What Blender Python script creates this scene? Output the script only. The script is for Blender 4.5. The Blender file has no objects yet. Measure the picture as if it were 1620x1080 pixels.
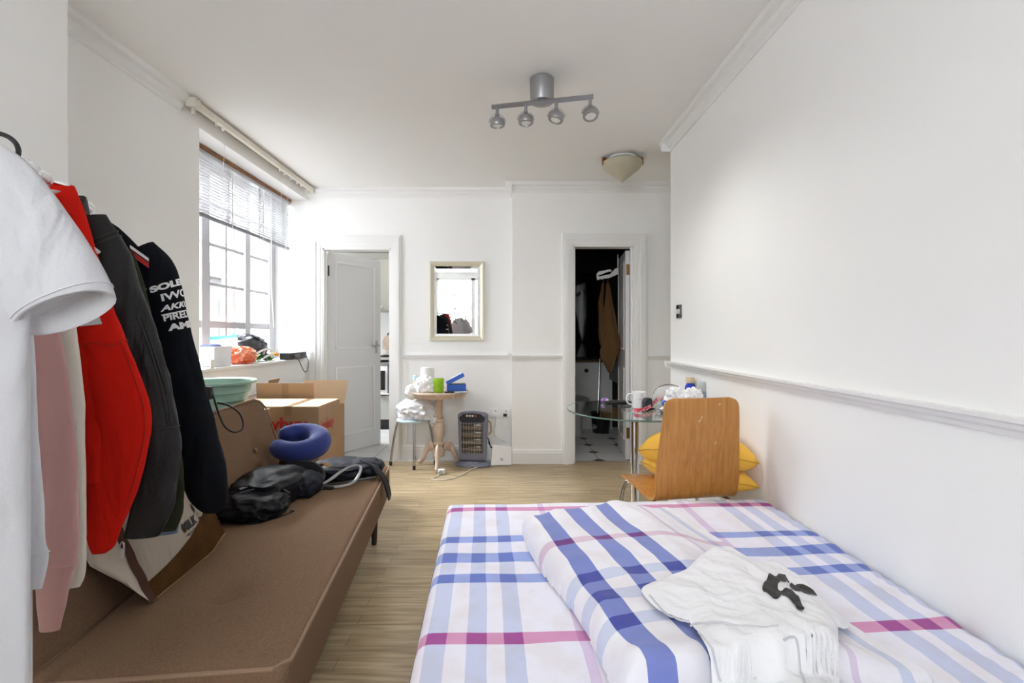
import bpy, bmesh, math, random
from mathutils import Vector, Matrix, noise
PI = math.pi
random.seed(4)
SC = bpy.context.scene
C = SC.collection
# ---------------------------------------------------------------- camera, sky, daylight, exposure
CZ = 1.18
F = 765.0
cd = bpy.data.cameras.new('camera'); cam = bpy.data.objects.new('camera', cd); C.objects.link(cam)
cam.location = (0, 0, CZ); cam.rotation_euler = (PI / 2, 0, 0)
cd.lens = 17.0; cd.sensor_width = 36; cd.shift_x = 5 / 1620; cd.shift_y = -10 / 1620
cd.clip_start = 0.02; cd.clip_end = 200
SC.camera = cam
w = bpy.data.worlds.new('overcast_sky'); SC.world = w; w.use_nodes = True
bg = w.node_tree.nodes['Background']
bg.inputs[0].default_value = (0.90, 0.95, 1.0, 1); bg.inputs[1].default_value = 5.5
SC.view_settings.view_transform = 'Standard'; SC.view_settings.look = 'None'
SC.view_settings.gamma = 1.0; SC.view_settings.use_curve_mapping = False
SC.view_settings.exposure = 1.20
try:
    SC.cycles.max_bounces = 16; SC.cycles.diffuse_bounces = 12; SC.cycles.glossy_bounces = 6
    SC.cycles.transmission_bounces = 10; SC.cycles.transparent_max_bounces = 16
    SC.cycles.sample_clamp_indirect = 6.0; SC.cycles.caustics_reflective = False; SC.cycles.caustics_refractive = False
except Exception: pass
def portal(name, loc, rot, sx, sy, watts=0):
    l = bpy.data.lights.new(name, 'AREA'); l.shape = 'RECTANGLE'; l.size = sx; l.size_y = sy
    o = bpy.data.objects.new(name, l); C.objects.link(o); o.location = loc; o.rotation_euler = rot
    l.energy = watts
    if not watts: l.cycles.is_portal = True
    return o
portal('daylight_portal_left', (-2.30, 3.78, 1.72), (0, -PI / 2, 0), 1.5, 1.56)
portal('daylight_portal_rear', (-.8, -1.68, 1.78), (PI / 2, 0, 0), 1.7, 1.36)
fill_l = portal('added_fill_left', (-4.6, 5.2, 4.4), (0, 0, 0), 3.0, 2.4, 1150)  # area lamp added outside to strengthen the light through the left window
fill_l.rotation_euler = (Vector((-1.2, 3.1, 1.2)) - fill_l.location).to_track_quat('-Z', 'Y').to_euler(); fill_l.data.color = (.93, .97, 1)
portal('daylight_portal_kitchen', (-2.72, 5.75, 1.5), (0, -PI / 2, 0), .6, .5)

# ---------------------------------------------------------------- helpers
def V(*a): return Vector(a)
def pz(px, py, z):
    Y = (CZ - z) * F / (py - 530.0); return V((px - 805) * Y / F, Y, z)
def pY(px, py, Y): return V((px - 805) * Y / F, Y, CZ - (py - 530) * Y / F)

def prop(o, label=None, cat=None, group=None, kind=None):
    if label: o['label'] = label
    if cat: o['category'] = cat
    if group: o['group'] = group
    if kind: o['kind'] = kind
    return o
def thing(name, label, cat, loc=(0, 0, 0), rotz=0, group=None, kind=None):
    o = bpy.data.objects.new(name, None); C.objects.link(o)
    o.location = loc; o.rotation_euler = (0, 0, rotz); o.empty_display_size = .05
    o['_r'] = 1; del o['_r']
    return prop(o, label, cat, group, kind)
def mtx(o): return Matrix.Translation(o.location) @ Matrix.Rotation(o.rotation_euler.z, 4, 'Z')

class B:
    """collects shapes into one mesh"""
    def __init__(s): s.bm = bmesh.new()
    def box(s, x0, x1, y0, y1, z0, z1, bev=0, M=None):
        r = bmesh.ops.create_cube(s.bm, size=1); vs = r['verts']
        for v in vs:
            v.co = V((x0 + x1) / 2 + v.co.x * (x1 - x0), (y0 + y1) / 2 + v.co.y * (y1 - y0), (z0 + z1) / 2 + v.co.z * (z1 - z0))
        if bev:
            es = list({e for v in vs for e in v.link_edges})
            q = bmesh.ops.bevel(s.bm, geom=es, offset=bev, segments=2, affect='EDGES', profile=.5)
            vs = q['verts']
        if M is not None:
            for v in set(vs): v.co = M @ v.co
        return s
    def rings(s, rs, cap0=True, cap1=True, closed=False):
        L = [[s.bm.verts.new(p) for p in r] for r in rs]; n = len(L[0])
        K = len(L)
        for i in range(K if closed else K - 1):
            a, b = L[i], L[(i + 1) % K]
            for j in range(n):
                try: s.bm.faces.new((a[j], a[(j + 1) % n], b[(j + 1) % n], b[j]))
                except ValueError: pass
        if not closed:
            if cap0:
                try: s.bm.faces.new(L[0][::-1])
                except ValueError: pass
            if cap1:
                try: s.bm.faces.new(L[-1])
                except ValueError: pass
        return s
    def tube(s, pts, r, seg=8, closed=False, flat=None):
        pts = [Vector(p) for p in pts]; n = len(pts); rs = []
        up = V(0, 0, 1); prev = None
        for i, p in enumerate(pts):
            if closed: t = pts[(i + 1) % n] - pts[i - 1]
            else: t = pts[min(i + 1, n - 1)] - pts[max(i - 1, 0)]
            t.normalize()
            if prev is None:
                u = up if abs(t.z) < .9 else V(1, 0, 0)
                a = t.cross(u).normalized()
            else: a = (prev - t * prev.dot(t)).normalized()
            prev = a; b = t.cross(a)
            rr = r[i] if isinstance(r, (list, tuple)) else r
            fa, fb = (1, 1) if not flat else flat
            rs.append([p + a * math.cos(2 * PI * k / seg) * rr * fa + b * math.sin(2 * PI * k / seg) * rr * fb for k in range(seg)])
        return s.rings(rs, closed=closed)
    def lathe(s, prof, c=(0, 0, 0), seg=32, M=None, caps=True):
        c = Vector(c); rs = []
        for r, z in prof:
            ring = [V(c.x + max(r, 1e-4) * math.cos(2 * PI * k / seg), c.y + max(r, 1e-4) * math.sin(2 * PI * k / seg), c.z + z) for k in range(seg)]
            if M is not None: ring = [M @ q for q in ring]
            rs.append(ring)
        return s.rings(rs, caps, caps)
    def prism(s, poly, axis, a, b):
        """poly 2D extruded along axis between a and b"""
        def P(u, v, t):
            return V(t, u, v) if axis == 'x' else V(u, t, v) if axis == 'y' else V(u, v, t)
        return s.rings([[P(u, v, a) for u, v in poly], [P(u, v, b) for u, v in poly]])
    def ribbon(s, pts, wdt, th, up=(0, 0, 1)):
        pts = [Vector(p) for p in pts]; n = len(pts); rs = []
        for i, p in enumerate(pts):
            t = (pts[min(i + 1, n - 1)] - pts[max(i - 1, 0)]).normalized()
            uu = up[i] if isinstance(up, list) else up
            a = t.cross(Vector(uu)); a = a.normalized() if a.length > 1e-4 else V(1, 0, 0)
            b = a.cross(t).normalized()
            h, k = wdt / 2, th / 2
            rs.append([p + a * h + b * k, p - a * h + b * k, p - a * h - b * k, p + a * h - b * k])
        return s.rings(rs)
    def sub(s, cuts=1):
        bmesh.ops.subdivide_edges(s.bm, edges=s.bm.edges[:], cuts=cuts, use_grid_fill=True); return s
    def warp(s, f):
        for v in s.bm.verts: v.co = f(v.co)
        return s
    def obj(s, name, mat, parent=None, smooth=True, world=False, ang=40, subsurf=0, bev=0, label=None):
        bmesh.ops.recalc_face_normals(s.bm, faces=s.bm.faces[:])
        if world and parent is not None:
            Mi = mtx(parent).inverted()
            for v in s.bm.verts: v.co = Mi @ v.co
        me = bpy.data.meshes.new(name); s.bm.to_mesh(me); s.bm.free()
        me.materials.append(mat)
        o = bpy.data.objects.new(name, me); C.objects.link(o)
        if parent is not None: o.parent = parent
        if smooth:
            for p in me.polygons: p.use_smooth = True
            me.set_sharp_from_angle(angle=math.radians(ang))
        if bev:
            m = o.modifiers.new('bevel', 'BEVEL'); m.width = bev; m.segments = 2; m.limit_method = 'ANGLE'
        if subsurf:
            m = o.modifiers.new('subsurf', 'SUBSURF'); m.levels = subsurf; m.render_levels = subsurf
        if label: o['label'] = label
        return o
def crom(pts, k=8, closed=False):
    pts = [Vector(p) for p in pts]; n = len(pts); out = []
    for i in range(n if closed else n - 1):
        g = (lambda j: pts[j % n]) if closed else (lambda j: pts[max(0, min(n - 1, j))])
        p0, p1, p2, p3 = g(i - 1), g(i), g(i + 1), g(i + 2)
        for q in range(k):
            t = q / k
            out.append(.5 * ((2 * p1) + (p2 - p0) * t + (2 * p0 - 5 * p1 + 4 * p2 - p3) * t * t + (3 * p1 - p0 - 3 * p2 + p3) * t ** 3))
    if not closed: out.append(pts[-1].copy())
    return out
def copy_tree(o, parent=None):
    c = o.copy(); C.objects.link(c); c.parent = parent
    for ch in [x for x in bpy.data.objects if x.parent == o and x is not c]: copy_tree(ch, c)
    return c
def struct(name, b, m, parent=None, **k):
    o = b.obj(name, m, parent, **k)
    if parent is None: o['kind'] = 'structure'
    return o
def nz(p, s=1.0, o=0.0): return noise.noise(V(p[0] * s + o, p[1] * s + o * 1.7, p[2] * s - o))
def fold(p, s, o=0):
    a = noise.noise(V(p[0] * s + o, p[1] * s, p[2] * s + o)); return (1 - abs(a) * 2.4)
def rbox(sx, sy, sz, r, n=10):
    """rounded box, centred, subdivided"""
    b = B(); bmesh.ops.create_cube(b.bm, size=2)
    bmesh.ops.subdivide_edges(b.bm, edges=b.bm.edges[:], cuts=n, use_grid_fill=True)
    h = V(sx / 2, sy / 2, sz / 2)
    for v in b.bm.verts:
        q = V(*[math.copysign(min(1, abs(c)), c) for c in v.co])
        # concentrate vertices toward the borders
        q = V(*[math.copysign(abs(c) ** .8, c) if c else 0 for c in q])
        p = V(q.x * h.x, q.y * h.y, q.z * h.z)
        inn = V(*[max(-(h[i] - r), min(h[i] - r, p[i])) for i in range(3)])
        d = p - inn
        if d.length > 1e-6: p = inn + d.normalized() * min(r, max(d.length, r if max(abs(q.x), abs(q.y), abs(q.z)) > .999 else d.length))
        v.co = p
    return b
def lump(center, dims, amp, scale, seed=0, sub=4, flat=None, M=None, sharp=False, power=1.0):
    b = B(); bmesh.ops.create_icosphere(b.bm, subdivisions=sub, radius=1)
    for v in b.bm.verts:
        n = v.co.normalized()
        d = fold(n, scale, seed) * amp if sharp else nz(n, scale, seed) * amp * 2
        d += nz(n, scale * 2.7, seed + 9) * amp * .6
        q = V(*[math.copysign(abs(c) ** power, c) for c in n])
        p = q * (1 + d)
        p = V(p.x * dims[0], p.y * dims[1], p.z * dims[2])
        if M is not None: p = M @ p
        p += Vector(center)
        if flat is not None: p.z = max(p.z, flat)
        v.co = p
    return b

# ---------------------------------------------------------------- materials
def mat(name, col, rough=.6, metal=0.0, bump=0.0, bscale=60, var=0.0, vscale=6, trans=0.0, ior=1.45, sheen=0.0, coat=0.0, alpha=1.0, stretch=(1, 1, 1), col2=None, spec=None, emit=None, sss=0, folds=0):
    m = bpy.data.materials.new(name); m.use_nodes = True; nt = m.node_tree; N = nt.nodes; L = nt.links
    p = N['Principled BSDF']; c = (*col, 1)
    p.inputs['Base Color'].default_value = c; p.inputs['Roughness'].default_value = rough; p.inputs['Metallic'].default_value = metal
    p.inputs['Transmission Weight'].default_value = trans; p.inputs['IOR'].default_value = ior
    p.inputs['Sheen Weight'].default_value = sheen; p.inputs['Coat Weight'].default_value = coat; p.inputs['Alpha'].default_value = alpha
    if spec is not None: p.inputs['Specular IOR Level'].default_value = spec
    if sss: p.inputs['Subsurface Weight'].default_value = sss
    if emit: p.inputs['Emission Color'].default_value = (*emit[:3], 1); p.inputs['Emission Strength'].default_value = emit[3]
    tc = N.new('ShaderNodeTexCoord'); mp = N.new('ShaderNodeMapping'); mp.inputs['Scale'].default_value = stretch
    L.new(tc.outputs['Object'], mp.inputs[0])
    if var or col2:
        n = N.new('ShaderNodeTexNoise'); n.inputs['Scale'].default_value = vscale; n.inputs['Detail'].default_value = 5
        L.new(mp.outputs[0], n.inputs['Vector'])
        r = N.new('ShaderNodeValToRGB'); r.color_ramp.elements[0].position = .3; r.color_ramp.elements[1].position = .7
        c2 = col2 if col2 else tuple(x * (1 - var) for x in col)
        r.color_ramp.elements[0].color = (*c2, 1); r.color_ramp.elements[1].color = c
        L.new(n.outputs[0], r.inputs[0]); L.new(r.outputs[0], p.inputs['Base Color'])
    if bump:
        n = N.new('ShaderNodeTexNoise'); n.inputs['Scale'].default_value = bscale; n.inputs['Detail'].default_value = 4
        L.new(mp.outputs[0], n.inputs['Vector'])
        bp = N.new('ShaderNodeBump'); bp.inputs['Strength'].default_value = bump; bp.inputs['Distance'].default_value = .004
        L.new(n.outputs[0], bp.inputs['Height']); L.new(bp.outputs[0], p.inputs['Normal'])
        if folds:   # broad soft creases of hanging or lying cloth
            m2 = N.new('ShaderNodeMapping'); m2.inputs['Scale'].default_value = (9, 9, 3.2); L.new(tc.outputs['Object'], m2.inputs[0])
            n2 = N.new('ShaderNodeTexNoise'); n2.inputs['Scale'].default_value = 1; n2.inputs['Detail'].default_value = 3; n2.inputs['Distortion'].default_value = .6; L.new(m2.outputs[0], n2.inputs['Vector'])
            b2 = N.new('ShaderNodeBump'); b2.inputs['Strength'].default_value = folds; b2.inputs['Distance'].default_value = .05; L.new(n2.outputs[0], b2.inputs['Height']); L.new(b2.outputs[0], bp.inputs['Normal'])
    return m
M = {}
M['wall'] = mat('painted_plaster', (.875, .875, .865), .75, bump=.06, bscale=14, var=.02, vscale=2)
M['ceil'] = mat('ceiling_paint', (.84, .835, .815), .85, bump=.05, bscale=10)
M['gloss'] = mat('white_gloss_paint', (.80, .80, .79), .32, bump=.03, bscale=12)
M['door'] = mat('door_paint', (.72, .72, .73), .4, bump=.04, bscale=10)
M['reveal'] = mat('reveal_paint', (.88, .88, .87), .6)
M['chrome'] = mat('chrome', (.75, .75, .76), .12, 1)
M['satin'] = mat('satin_grey_metal', (.36, .36, .37), .38, .75)
M['steel'] = mat('brushed_steel', (.5, .5, .52), .3, 1)
M['black'] = mat('black_plastic', (.012, .012, .013), .35)
M['dark'] = mat('dark_rubber', (.03, .03, .032), .7)
M['white'] = mat('white_plastic', (.82, .82, .82), .35)
M['brass'] = mat('aged_brass', (.25, .15, .05), .35, 1)
M['glass'] = mat('window_glass', (1, 1, 1), 0, alpha=.06, spec=.5)
M['brick'] = mat('red_brick', (.16, .045, .03), .85, var=.4, vscale=12)
M['outwhite'] = mat('pale_render', (.12, .118, .115), .9, var=.08, vscale=3)
M['winframe'] = mat('grey_window_paint', (.50, .50, .52), .5)
M['winwood'] = mat('stained_timber', (.28, .13, .05), .6, var=.4, vscale=20)
M['slat'] = mat('blind_slat', (.50, .50, .51), .35)
M['railgrey'] = mat('blind_rail_grey', (.22, .22, .24), .4)

def nodes(name):
    m = bpy.data.materials.new(name); m.use_nodes = True
    return m, m.node_tree.nodes, m.node_tree.links, m.node_tree.nodes['Principled BSDF']
# laminate floor: short planks running across the room
m, N, L, P = nodes('oak_laminate'); M['floor'] = m
tc = N.new('ShaderNodeTexCoord')
br = N.new('ShaderNodeTexBrick'); br.inputs['Scale'].default_value = 1
br.inputs['Brick Width'].default_value = .62; br.inputs['Row Height'].default_value = .068; br.inputs['Mortar Size'].default_value = .0012
br.inputs['Mortar Smooth'].default_value = .3
br.offset = .37; br.squash = 1
br.inputs['Color1'].default_value = (.50, .405, .265, 1); br.inputs['Color2'].default_value = (.42, .33, .21, 1); br.inputs['Mortar'].default_value = (.2, .12, .06, 1)
L.new(tc.outputs['Object'], br.inputs['Vector'])
mp = N.new('ShaderNodeMapping'); mp.inputs['Scale'].default_value = (1.6, 26, 1); L.new(tc.outputs['Object'], mp.inputs[0])
n = N.new('ShaderNodeTexNoise'); n.inputs['Scale'].default_value = 2.2; n.inputs['Detail'].default_value = 7; L.new(mp.outputs[0], n.inputs['Vector'])
r = N.new('ShaderNodeValToRGB'); r.color_ramp.elements[0].position = .32; r.color_ramp.elements[0].color = (.60, .55, .48, 1)
r.color_ramp.elements[1].position = .62; r.color_ramp.elements[1].color = (1.08, 1.06, 1.02, 1); L.new(n.outputs[0], r.inputs[0])
mx = N.new('ShaderNodeMixRGB'); mx.blend_type = 'MULTIPLY'; mx.inputs[0].default_value = 1
L.new(br.outputs['Color'], mx.inputs[1]); L.new(r.outputs[0], mx.inputs[2]); L.new(mx.outputs[0], P.inputs['Base Color'])
P.inputs['Roughness'].default_value = .36
# wood for the bent plywood chair
def wood(name, c1, c2, stretch, scale=3, rough=.35, dist=1.2):
    m, N, L, P = nodes(name); tc = N.new('ShaderNodeTexCoord'); mp = N.new('ShaderNodeMapping'); mp.inputs['Scale'].default_value = stretch
    L.new(tc.outputs['Object'], mp.inputs[0])
    n = N.new('ShaderNodeTexNoise'); n.inputs['Scale'].default_value = scale; n.inputs['Detail'].default_value = 8; n.inputs['Distortion'].default_value = dist
    L.new(mp.outputs[0], n.inputs['Vector'])
    r = N.new('ShaderNodeValToRGB'); r.color_ramp.elements[0].position = .3; r.color_ramp.elements[0].color = (*c2, 1)
    r.color_ramp.elements[1].position = .68; r.color_ramp.elements[1].color = (*c1, 1); L.new(n.outputs[0], r.inputs[0])
    L.new(r.outputs[0], P.inputs['Base Color']); P.inputs['Roughness'].default_value = rough
    return m
M['ply'] = wood('bent_beech_veneer', (.52, .245, .060), (.38, .155, .033), (30, 30, .55), 2.2, .32, .5)
M['edge'] = mat('plywood_edge', (.20, .09, .035), .5)
M['pine'] = wood('limed_pine', (.66, .53, .43), (.48, .36, .27), (5, 5, 2), 3, .6)
# tiles
def tiles(name, size, dots, ox, oy, base=(.72, .72, .71)):
    m, N, L, P = nodes(name); tc = N.new('ShaderNodeTexCoord'); sp = N.new('ShaderNodeSeparateXYZ'); L.new(tc.outputs['Object'], sp.inputs[0])
    def mth(op, a, b=None):
        q = N.new('ShaderNodeMath'); q.operation = op
        for i, x in enumerate((a, b)):
            if x is None: continue
            if isinstance(x, (int, float)): q.inputs[i].default_value = x
            else: L.new(x, q.inputs[i])
        return q.outputs[0]
    def cell(o, off):
        a = mth('DIVIDE', mth('SUBTRACT', o, off), size)
        return mth('ABSOLUTE', mth('SUBTRACT', mth('FRACT', mth('ADD', a, .5)), .5))
    ax, ay = cell(sp.outputs[0], ox), cell(sp.outputs[1], oy)
    line = mth('LESS_THAN', mth('MINIMUM', ax, ay), .010)
    mx = N.new('ShaderNodeMixRGB'); mx.inputs[1].default_value = (*base, 1); mx.inputs[2].default_value = (.10, .10, .10, 1); L.new(line, mx.inputs[0])
    out = mx.outputs[0]
    if dots:
        d = mth('LESS_THAN', mth('ADD', ax, ay), .19)
        m2 = N.new('ShaderNodeMixRGB'); m2.inputs[2].default_value = (.006, .006, .007, 1); L.new(out, m2.inputs[1]); L.new(d, m2.inputs[0]); out = m2.outputs[0]
    L.new(out, P.inputs['Base Color']); P.inputs['Roughness'].default_value = .3
    return m
M['bathtile'] = tiles('white_tile_black_dots', .32, True, .855, 4.885)
M['kittile'] = tiles('white_kitchen_tile', .33, False, -1.30, 4.90, (.56, .56, .56))
# checked bedding
def bands(N, L, src, lo, hi, segs, base=(1, 1, 1)):
    mr = N.new('ShaderNodeMapRange'); mr.inputs['From Min'].default_value = lo; mr.inputs['From Max'].default_value = hi; mr.clamp = True
    L.new(src, mr.inputs[0])
    rp = N.new('ShaderNodeValToRGB'); cr = rp.color_ramp; cr.interpolation = 'CONSTANT'
    stops = [(lo, base)]
    for a, b_, c in segs: stops += [(a, c), (b_, base)]
    cr.elements[0].position = 0; cr.elements[0].color = (*base, 1)
    cr.elements[1].position = 1; cr.elements[1].color = (*base, 1)
    for v_, c in stops[1:]:
        e = cr.elements.new(min(.9999, max(.0001, (v_ - lo) / (hi - lo)))); e.color = (*c, 1)
    L.new(mr.outputs[0], rp.inputs[0]); return rp.outputs[0]
def checked(name, us, vs, ulim, vlim, base, floral=.9, bump=.35, vs2=None, um=None):
    m, N, L, P = nodes(name); tc = N.new('ShaderNodeTexCoord')
    wob = N.new('ShaderNodeTexNoise'); wob.inputs['Scale'].default_value = 5; L.new(tc.outputs['Object'], wob.inputs['Vector'])
    mm = N.new('ShaderNodeVectorMath'); mm.operation = 'MULTIPLY_ADD'; mm.inputs[1].default_value = (.014, .014, 0)
    L.new(wob.outputs['Color'], mm.inputs[0]); L.new(tc.outputs['Object'], mm.inputs[2])
    sp = N.new('ShaderNodeSeparateXYZ'); L.new(mm.outputs[0], sp.inputs[0])
    a = bands(N, L, sp.outputs[0], *ulim, us); b = bands(N, L, sp.outputs[1], *vlim, vs)
    if vs2:
        b2 = bands(N, L, sp.outputs[1], *vlim, vs2); mk = bands(N, L, sp.outputs[0], *ulim, um, (0, 0, 0))
        m0 = N.new('ShaderNodeMixRGB'); L.new(mk, m0.inputs[0]); L.new(b, m0.inputs[1]); L.new(b2, m0.inputs[2]); b = m0.outputs[0]
    mx = N.new('ShaderNodeMixRGB'); mx.blend_type = 'MULTIPLY'; mx.inputs[0].default_value = 1; L.new(a, mx.inputs[1]); L.new(b, mx.inputs[2])
    n = N.new('ShaderNodeTexVoronoi'); n.inputs['Scale'].default_value = 26; L.new(tc.outputs['Object'], n.inputs['Vector'])
    n2 = N.new('ShaderNodeTexNoise'); n2.inputs['Scale'].default_value = 11; n2.inputs['Detail'].default_value = 8; L.new(tc.outputs['Object'], n2.inputs['Vector'])
    r = N.new('ShaderNodeValToRGB'); r.color_ramp.elements[0].position = .45; r.color_ramp.elements[0].color = (*base, 1)
    r.color_ramp.elements[1].position = .60; r.color_ramp.elements[1].color = (base[0] * .96, base[1] * .935, base[2] * floral, 1)
    L.new(n2.outputs[0], r.inputs[0])
    m3 = N.new('ShaderNodeMixRGB'); m3.blend_type = 'MULTIPLY'; m3.inputs[0].default_value = 1; L.new(mx.outputs[0], m3.inputs[1]); L.new(r.outputs[0], m3.inputs[2])
    L.new(m3.outputs[0], P.inputs['Base Color']); P.inputs['Roughness'].default_value = .85; P.inputs['Sheen Weight'].default_value = .1
    nb = N.new('ShaderNodeTexNoise'); nb.inputs['Scale'].default_value = 22; nb.inputs['Detail'].default_value = 6; L.new(tc.outputs['Object'], nb.inputs['Vector'])
    bp = N.new('ShaderNodeBump'); bp.inputs['Strength'].default_value = bump; bp.inputs['Distance'].default_value = .012; L.new(nb.outputs[0], bp.inputs['Height'])
    L.new(bp.outputs[0], P.inputs['Normal'])
    return m

exec_parts = []
# ================================================================ SETTING
H = 2.575; YL = 4.607; YR = 4.447; XL = -1.92; XR = 1.154; XJ = .03; YC = 3.45
YB = -1.60     # rear wall
b = B(); b.box(-2.6, 2.4, YB, YR + .09, -.04, 0)
struct('floor', b, M['floor'], smooth=False)
b = B(); b.box(-2.62, 2.4, YB, 4.70, H, H + .05); struct('ceiling', b, M['ceil'], smooth=False)
# kitchen and bathroom floors
b = B(); b.box(-2.7, -.05, 4.537, 7.0, -.04, .0); struct('floor_kitchen', b, M['kittile'], smooth=False)
b = B(); b.box(.05, 2.2, 4.537, 6.3, -.04, .0); struct('floor_bathroom', b, M['bathtile'], smooth=False)
# back wall with the two doorways
KX0, KX1, KZ = -1.768, -1.12, 2.007
BX0, BX1, BZ = .587, 1.151, 2.005
b = B()
b.box(-2.6, KX0, YL, YL + .1, 0, H); b.box(KX1, XJ, YL, YL + .1, 0, H); b.box(KX0, KX1, YL, YL + .1, KZ, H)
b.box(XJ, BX0, YR, YR + .11, 0, H); b.box(BX1, 2.35, YR, YR + .11, 0, H); b.box(BX0, BX1, YR, YR + .11, BZ, H)
b.box(XJ, XJ + .02, YR + .1, YL + .1, 0, H)
struct('wall_back', b, M['wall'], smooth=False)
# left wall : chimney pier near the camera, plain stretch, window bay
WY0, WY1 = 3.0, YL
b = B()
b.box(-2.0, -1.72, YB, 1.885, 0, H)
b.box(-2.0, XL, 1.885, WY0, 0, H)
b.box(-2.32, -2.0, 2.4, WY0, 0, H)
b.box(-2.26, XL, WY0, WY1, 0, .945)
b.box(-2.32, XL, WY0, WY1, 2.466, H)
struct('wall_left', b, M['wall'], smooth=False)
b = B(); b.box(-2.30, XL + .02, WY0 + .001, 4.56, .945, .967, .004); struct('trim_1', b, M['gloss'], smooth=True)   # sill board
b = B(); b.box(XR, XR + .1, YB, YC, 0, H); b.box(XR + .1, 2.3, YC - .1, YC, 0, H); b.box(2.3, 2.35, YC, YR, 0, H)
struct('wall_right', b, M['wall'], smooth=False)
# rear wall with a wide window behind the viewer
RX0, RX1, RZ0, RZ1 = -1.66, .06, 1.10, 2.46
b = B(); y0, y1 = YB - .12, YB
b.box(-2.0, RX0, y0, y1, 0, H); b.box(RX1, 1.3, y0, y1, 0, H); b.box(RX0, RX1, y0, y1, 0, RZ0); b.box(RX0, RX1, y0, y1, RZ1, H)
struct('wall_rear', b, M['wall'], smooth=False)
# kitchen / bathroom shells
b = B(); b.box(-2.75, .02, 6.60, 6.68, 0, H); b.box(-.05, 0.0, 4.72, 6.6, 0, H)
b.box(-2.75, -2.7, 4.7, 5.5, 0, H); b.box(-2.75, -2.7, 6.0, 6.6, 0, H); b.box(-2.75, -2.7, 5.5, 6.0, 0, 1.2); b.box(-2.75, -2.7, 5.5, 6.0, 1.8, H)
struct('wall_kitchen', b, M['wall'], smooth=False)
b = B(); b.box(-2.75, .02, 4.70, 6.68, 2.30, 2.35); struct('ceiling_kitchen', b, M['ceil'], smooth=False)
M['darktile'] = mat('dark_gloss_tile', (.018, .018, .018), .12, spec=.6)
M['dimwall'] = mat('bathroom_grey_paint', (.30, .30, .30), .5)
b = B(); b.box(.06, 1.5, 6.22, 6.3, 0, 2.3); b.box(.06, .1, 4.56, 6.22, 0, 2.3); b.box(1.45, 1.5, 4.56, 6.22, .9, 2.3)
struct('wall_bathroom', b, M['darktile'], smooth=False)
b = B(); b.box(1.44, 1.5, 4.56, 6.22, 0, .9); struct('wall_bathroom_side', b, M['gloss'], smooth=False)
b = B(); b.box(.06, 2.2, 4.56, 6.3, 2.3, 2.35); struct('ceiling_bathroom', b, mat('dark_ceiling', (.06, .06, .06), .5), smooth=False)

# mouldings ------------------------------------------------------
def mould(name, prof, run, m=None):
    """prof list of (out, z); run list of (p0,p1,outdir)"""
    b = B()
    for p0, p1, od in run:
        p0, p1, od = V(*p0), V(*p1), V(*od)
        b.rings([[p + od * o + V(0, 0, z) for o, z in prof] for p in (p0, p1)])
    return struct(name, b, m or M['gloss'], smooth=False)
RAIL = [(0, .950), (.010, .950), (.012, .962), (.024, .970), (.026, .980), (.036, .986), (.036, .996), (0, .996)]
BASE = [(0, 0), (.018, 0), (.018, .10), (.014, .112), (.014, .120), (.006, .132), (0, .134)]
CORN = [(0, H), (0, H - .085), (.006, H - .085), (.010, H - .070), (.026, H - .055), (.034, H - .034), (.060, H - .028), (.064, H - .012), (.064, H)]
mould('trim_2', RAIL, [((-1.02, YL, 0), (XJ, YL, 0), (0, -1, 0)), ((XJ, YL, 0), (XJ, YR - .036, 0), (-1, 0, 0)), ((XJ - .0, YR, 0), (.488, YR, 0), (0, -1, 0)), ((1.273, YR, 0), (2.3, YR, 0), (0, -1, 0))])
mould('trim_3', RAIL, [((XR, YB, 0), (XR, YC, 0), (-1, 0, 0)), ((XR - .036, YC, 0), (2.3, YC, 0), (0, 1, 0))])
mould('baseboard_back', BASE, [((-1.02, YL, 0), (XJ, YL, 0), (0, -1, 0)), ((XJ, YL, 0), (XJ, YR - .018, 0), (-1, 0, 0)), ((XJ, YR, 0), (.488, YR, 0), (0, -1, 0)), ((1.273, YR, 0), (2.3, YR, 0), (0, -1, 0))])
mould('baseboard_right', BASE, [((XR, YB, 0), (XR, YC, 0), (-1, 0, 0)), ((XR - .018, YC, 0), (2.3, YC, 0), (0, 1, 0))])
mould('baseboard_left', BASE, [((XL, 1.885, 0), (XL, YL, 0), (1, 0, 0))])
mould('trim_4', CORN, [((XL, YL, 0), (XJ, YL, 0), (0, -1, 0)), ((XJ, YL, 0), (XJ, YR - .064, 0), (-1, 0, 0)), ((XJ, YR, 0), (2.3, YR, 0), (0, -1, 0))])
mould('trim_5', CORN, [((XR, YB, 0), (XR, YC, 0), (-1, 0, 0)), ((XR - .064, YC, 0), (2.3, YC, 0), (0, 1, 0))])
mould('trim_6', CORN, [((XL, 1.885, 0), (XL, 2.82, 0), (1, 0, 0))])
# thin panel frame under the back chair rail
b = B()
b.box(-.985, -.965, YL - .008, YL, .16, .93); struct('trim_7', b, M['gloss'], smooth=False)

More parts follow.
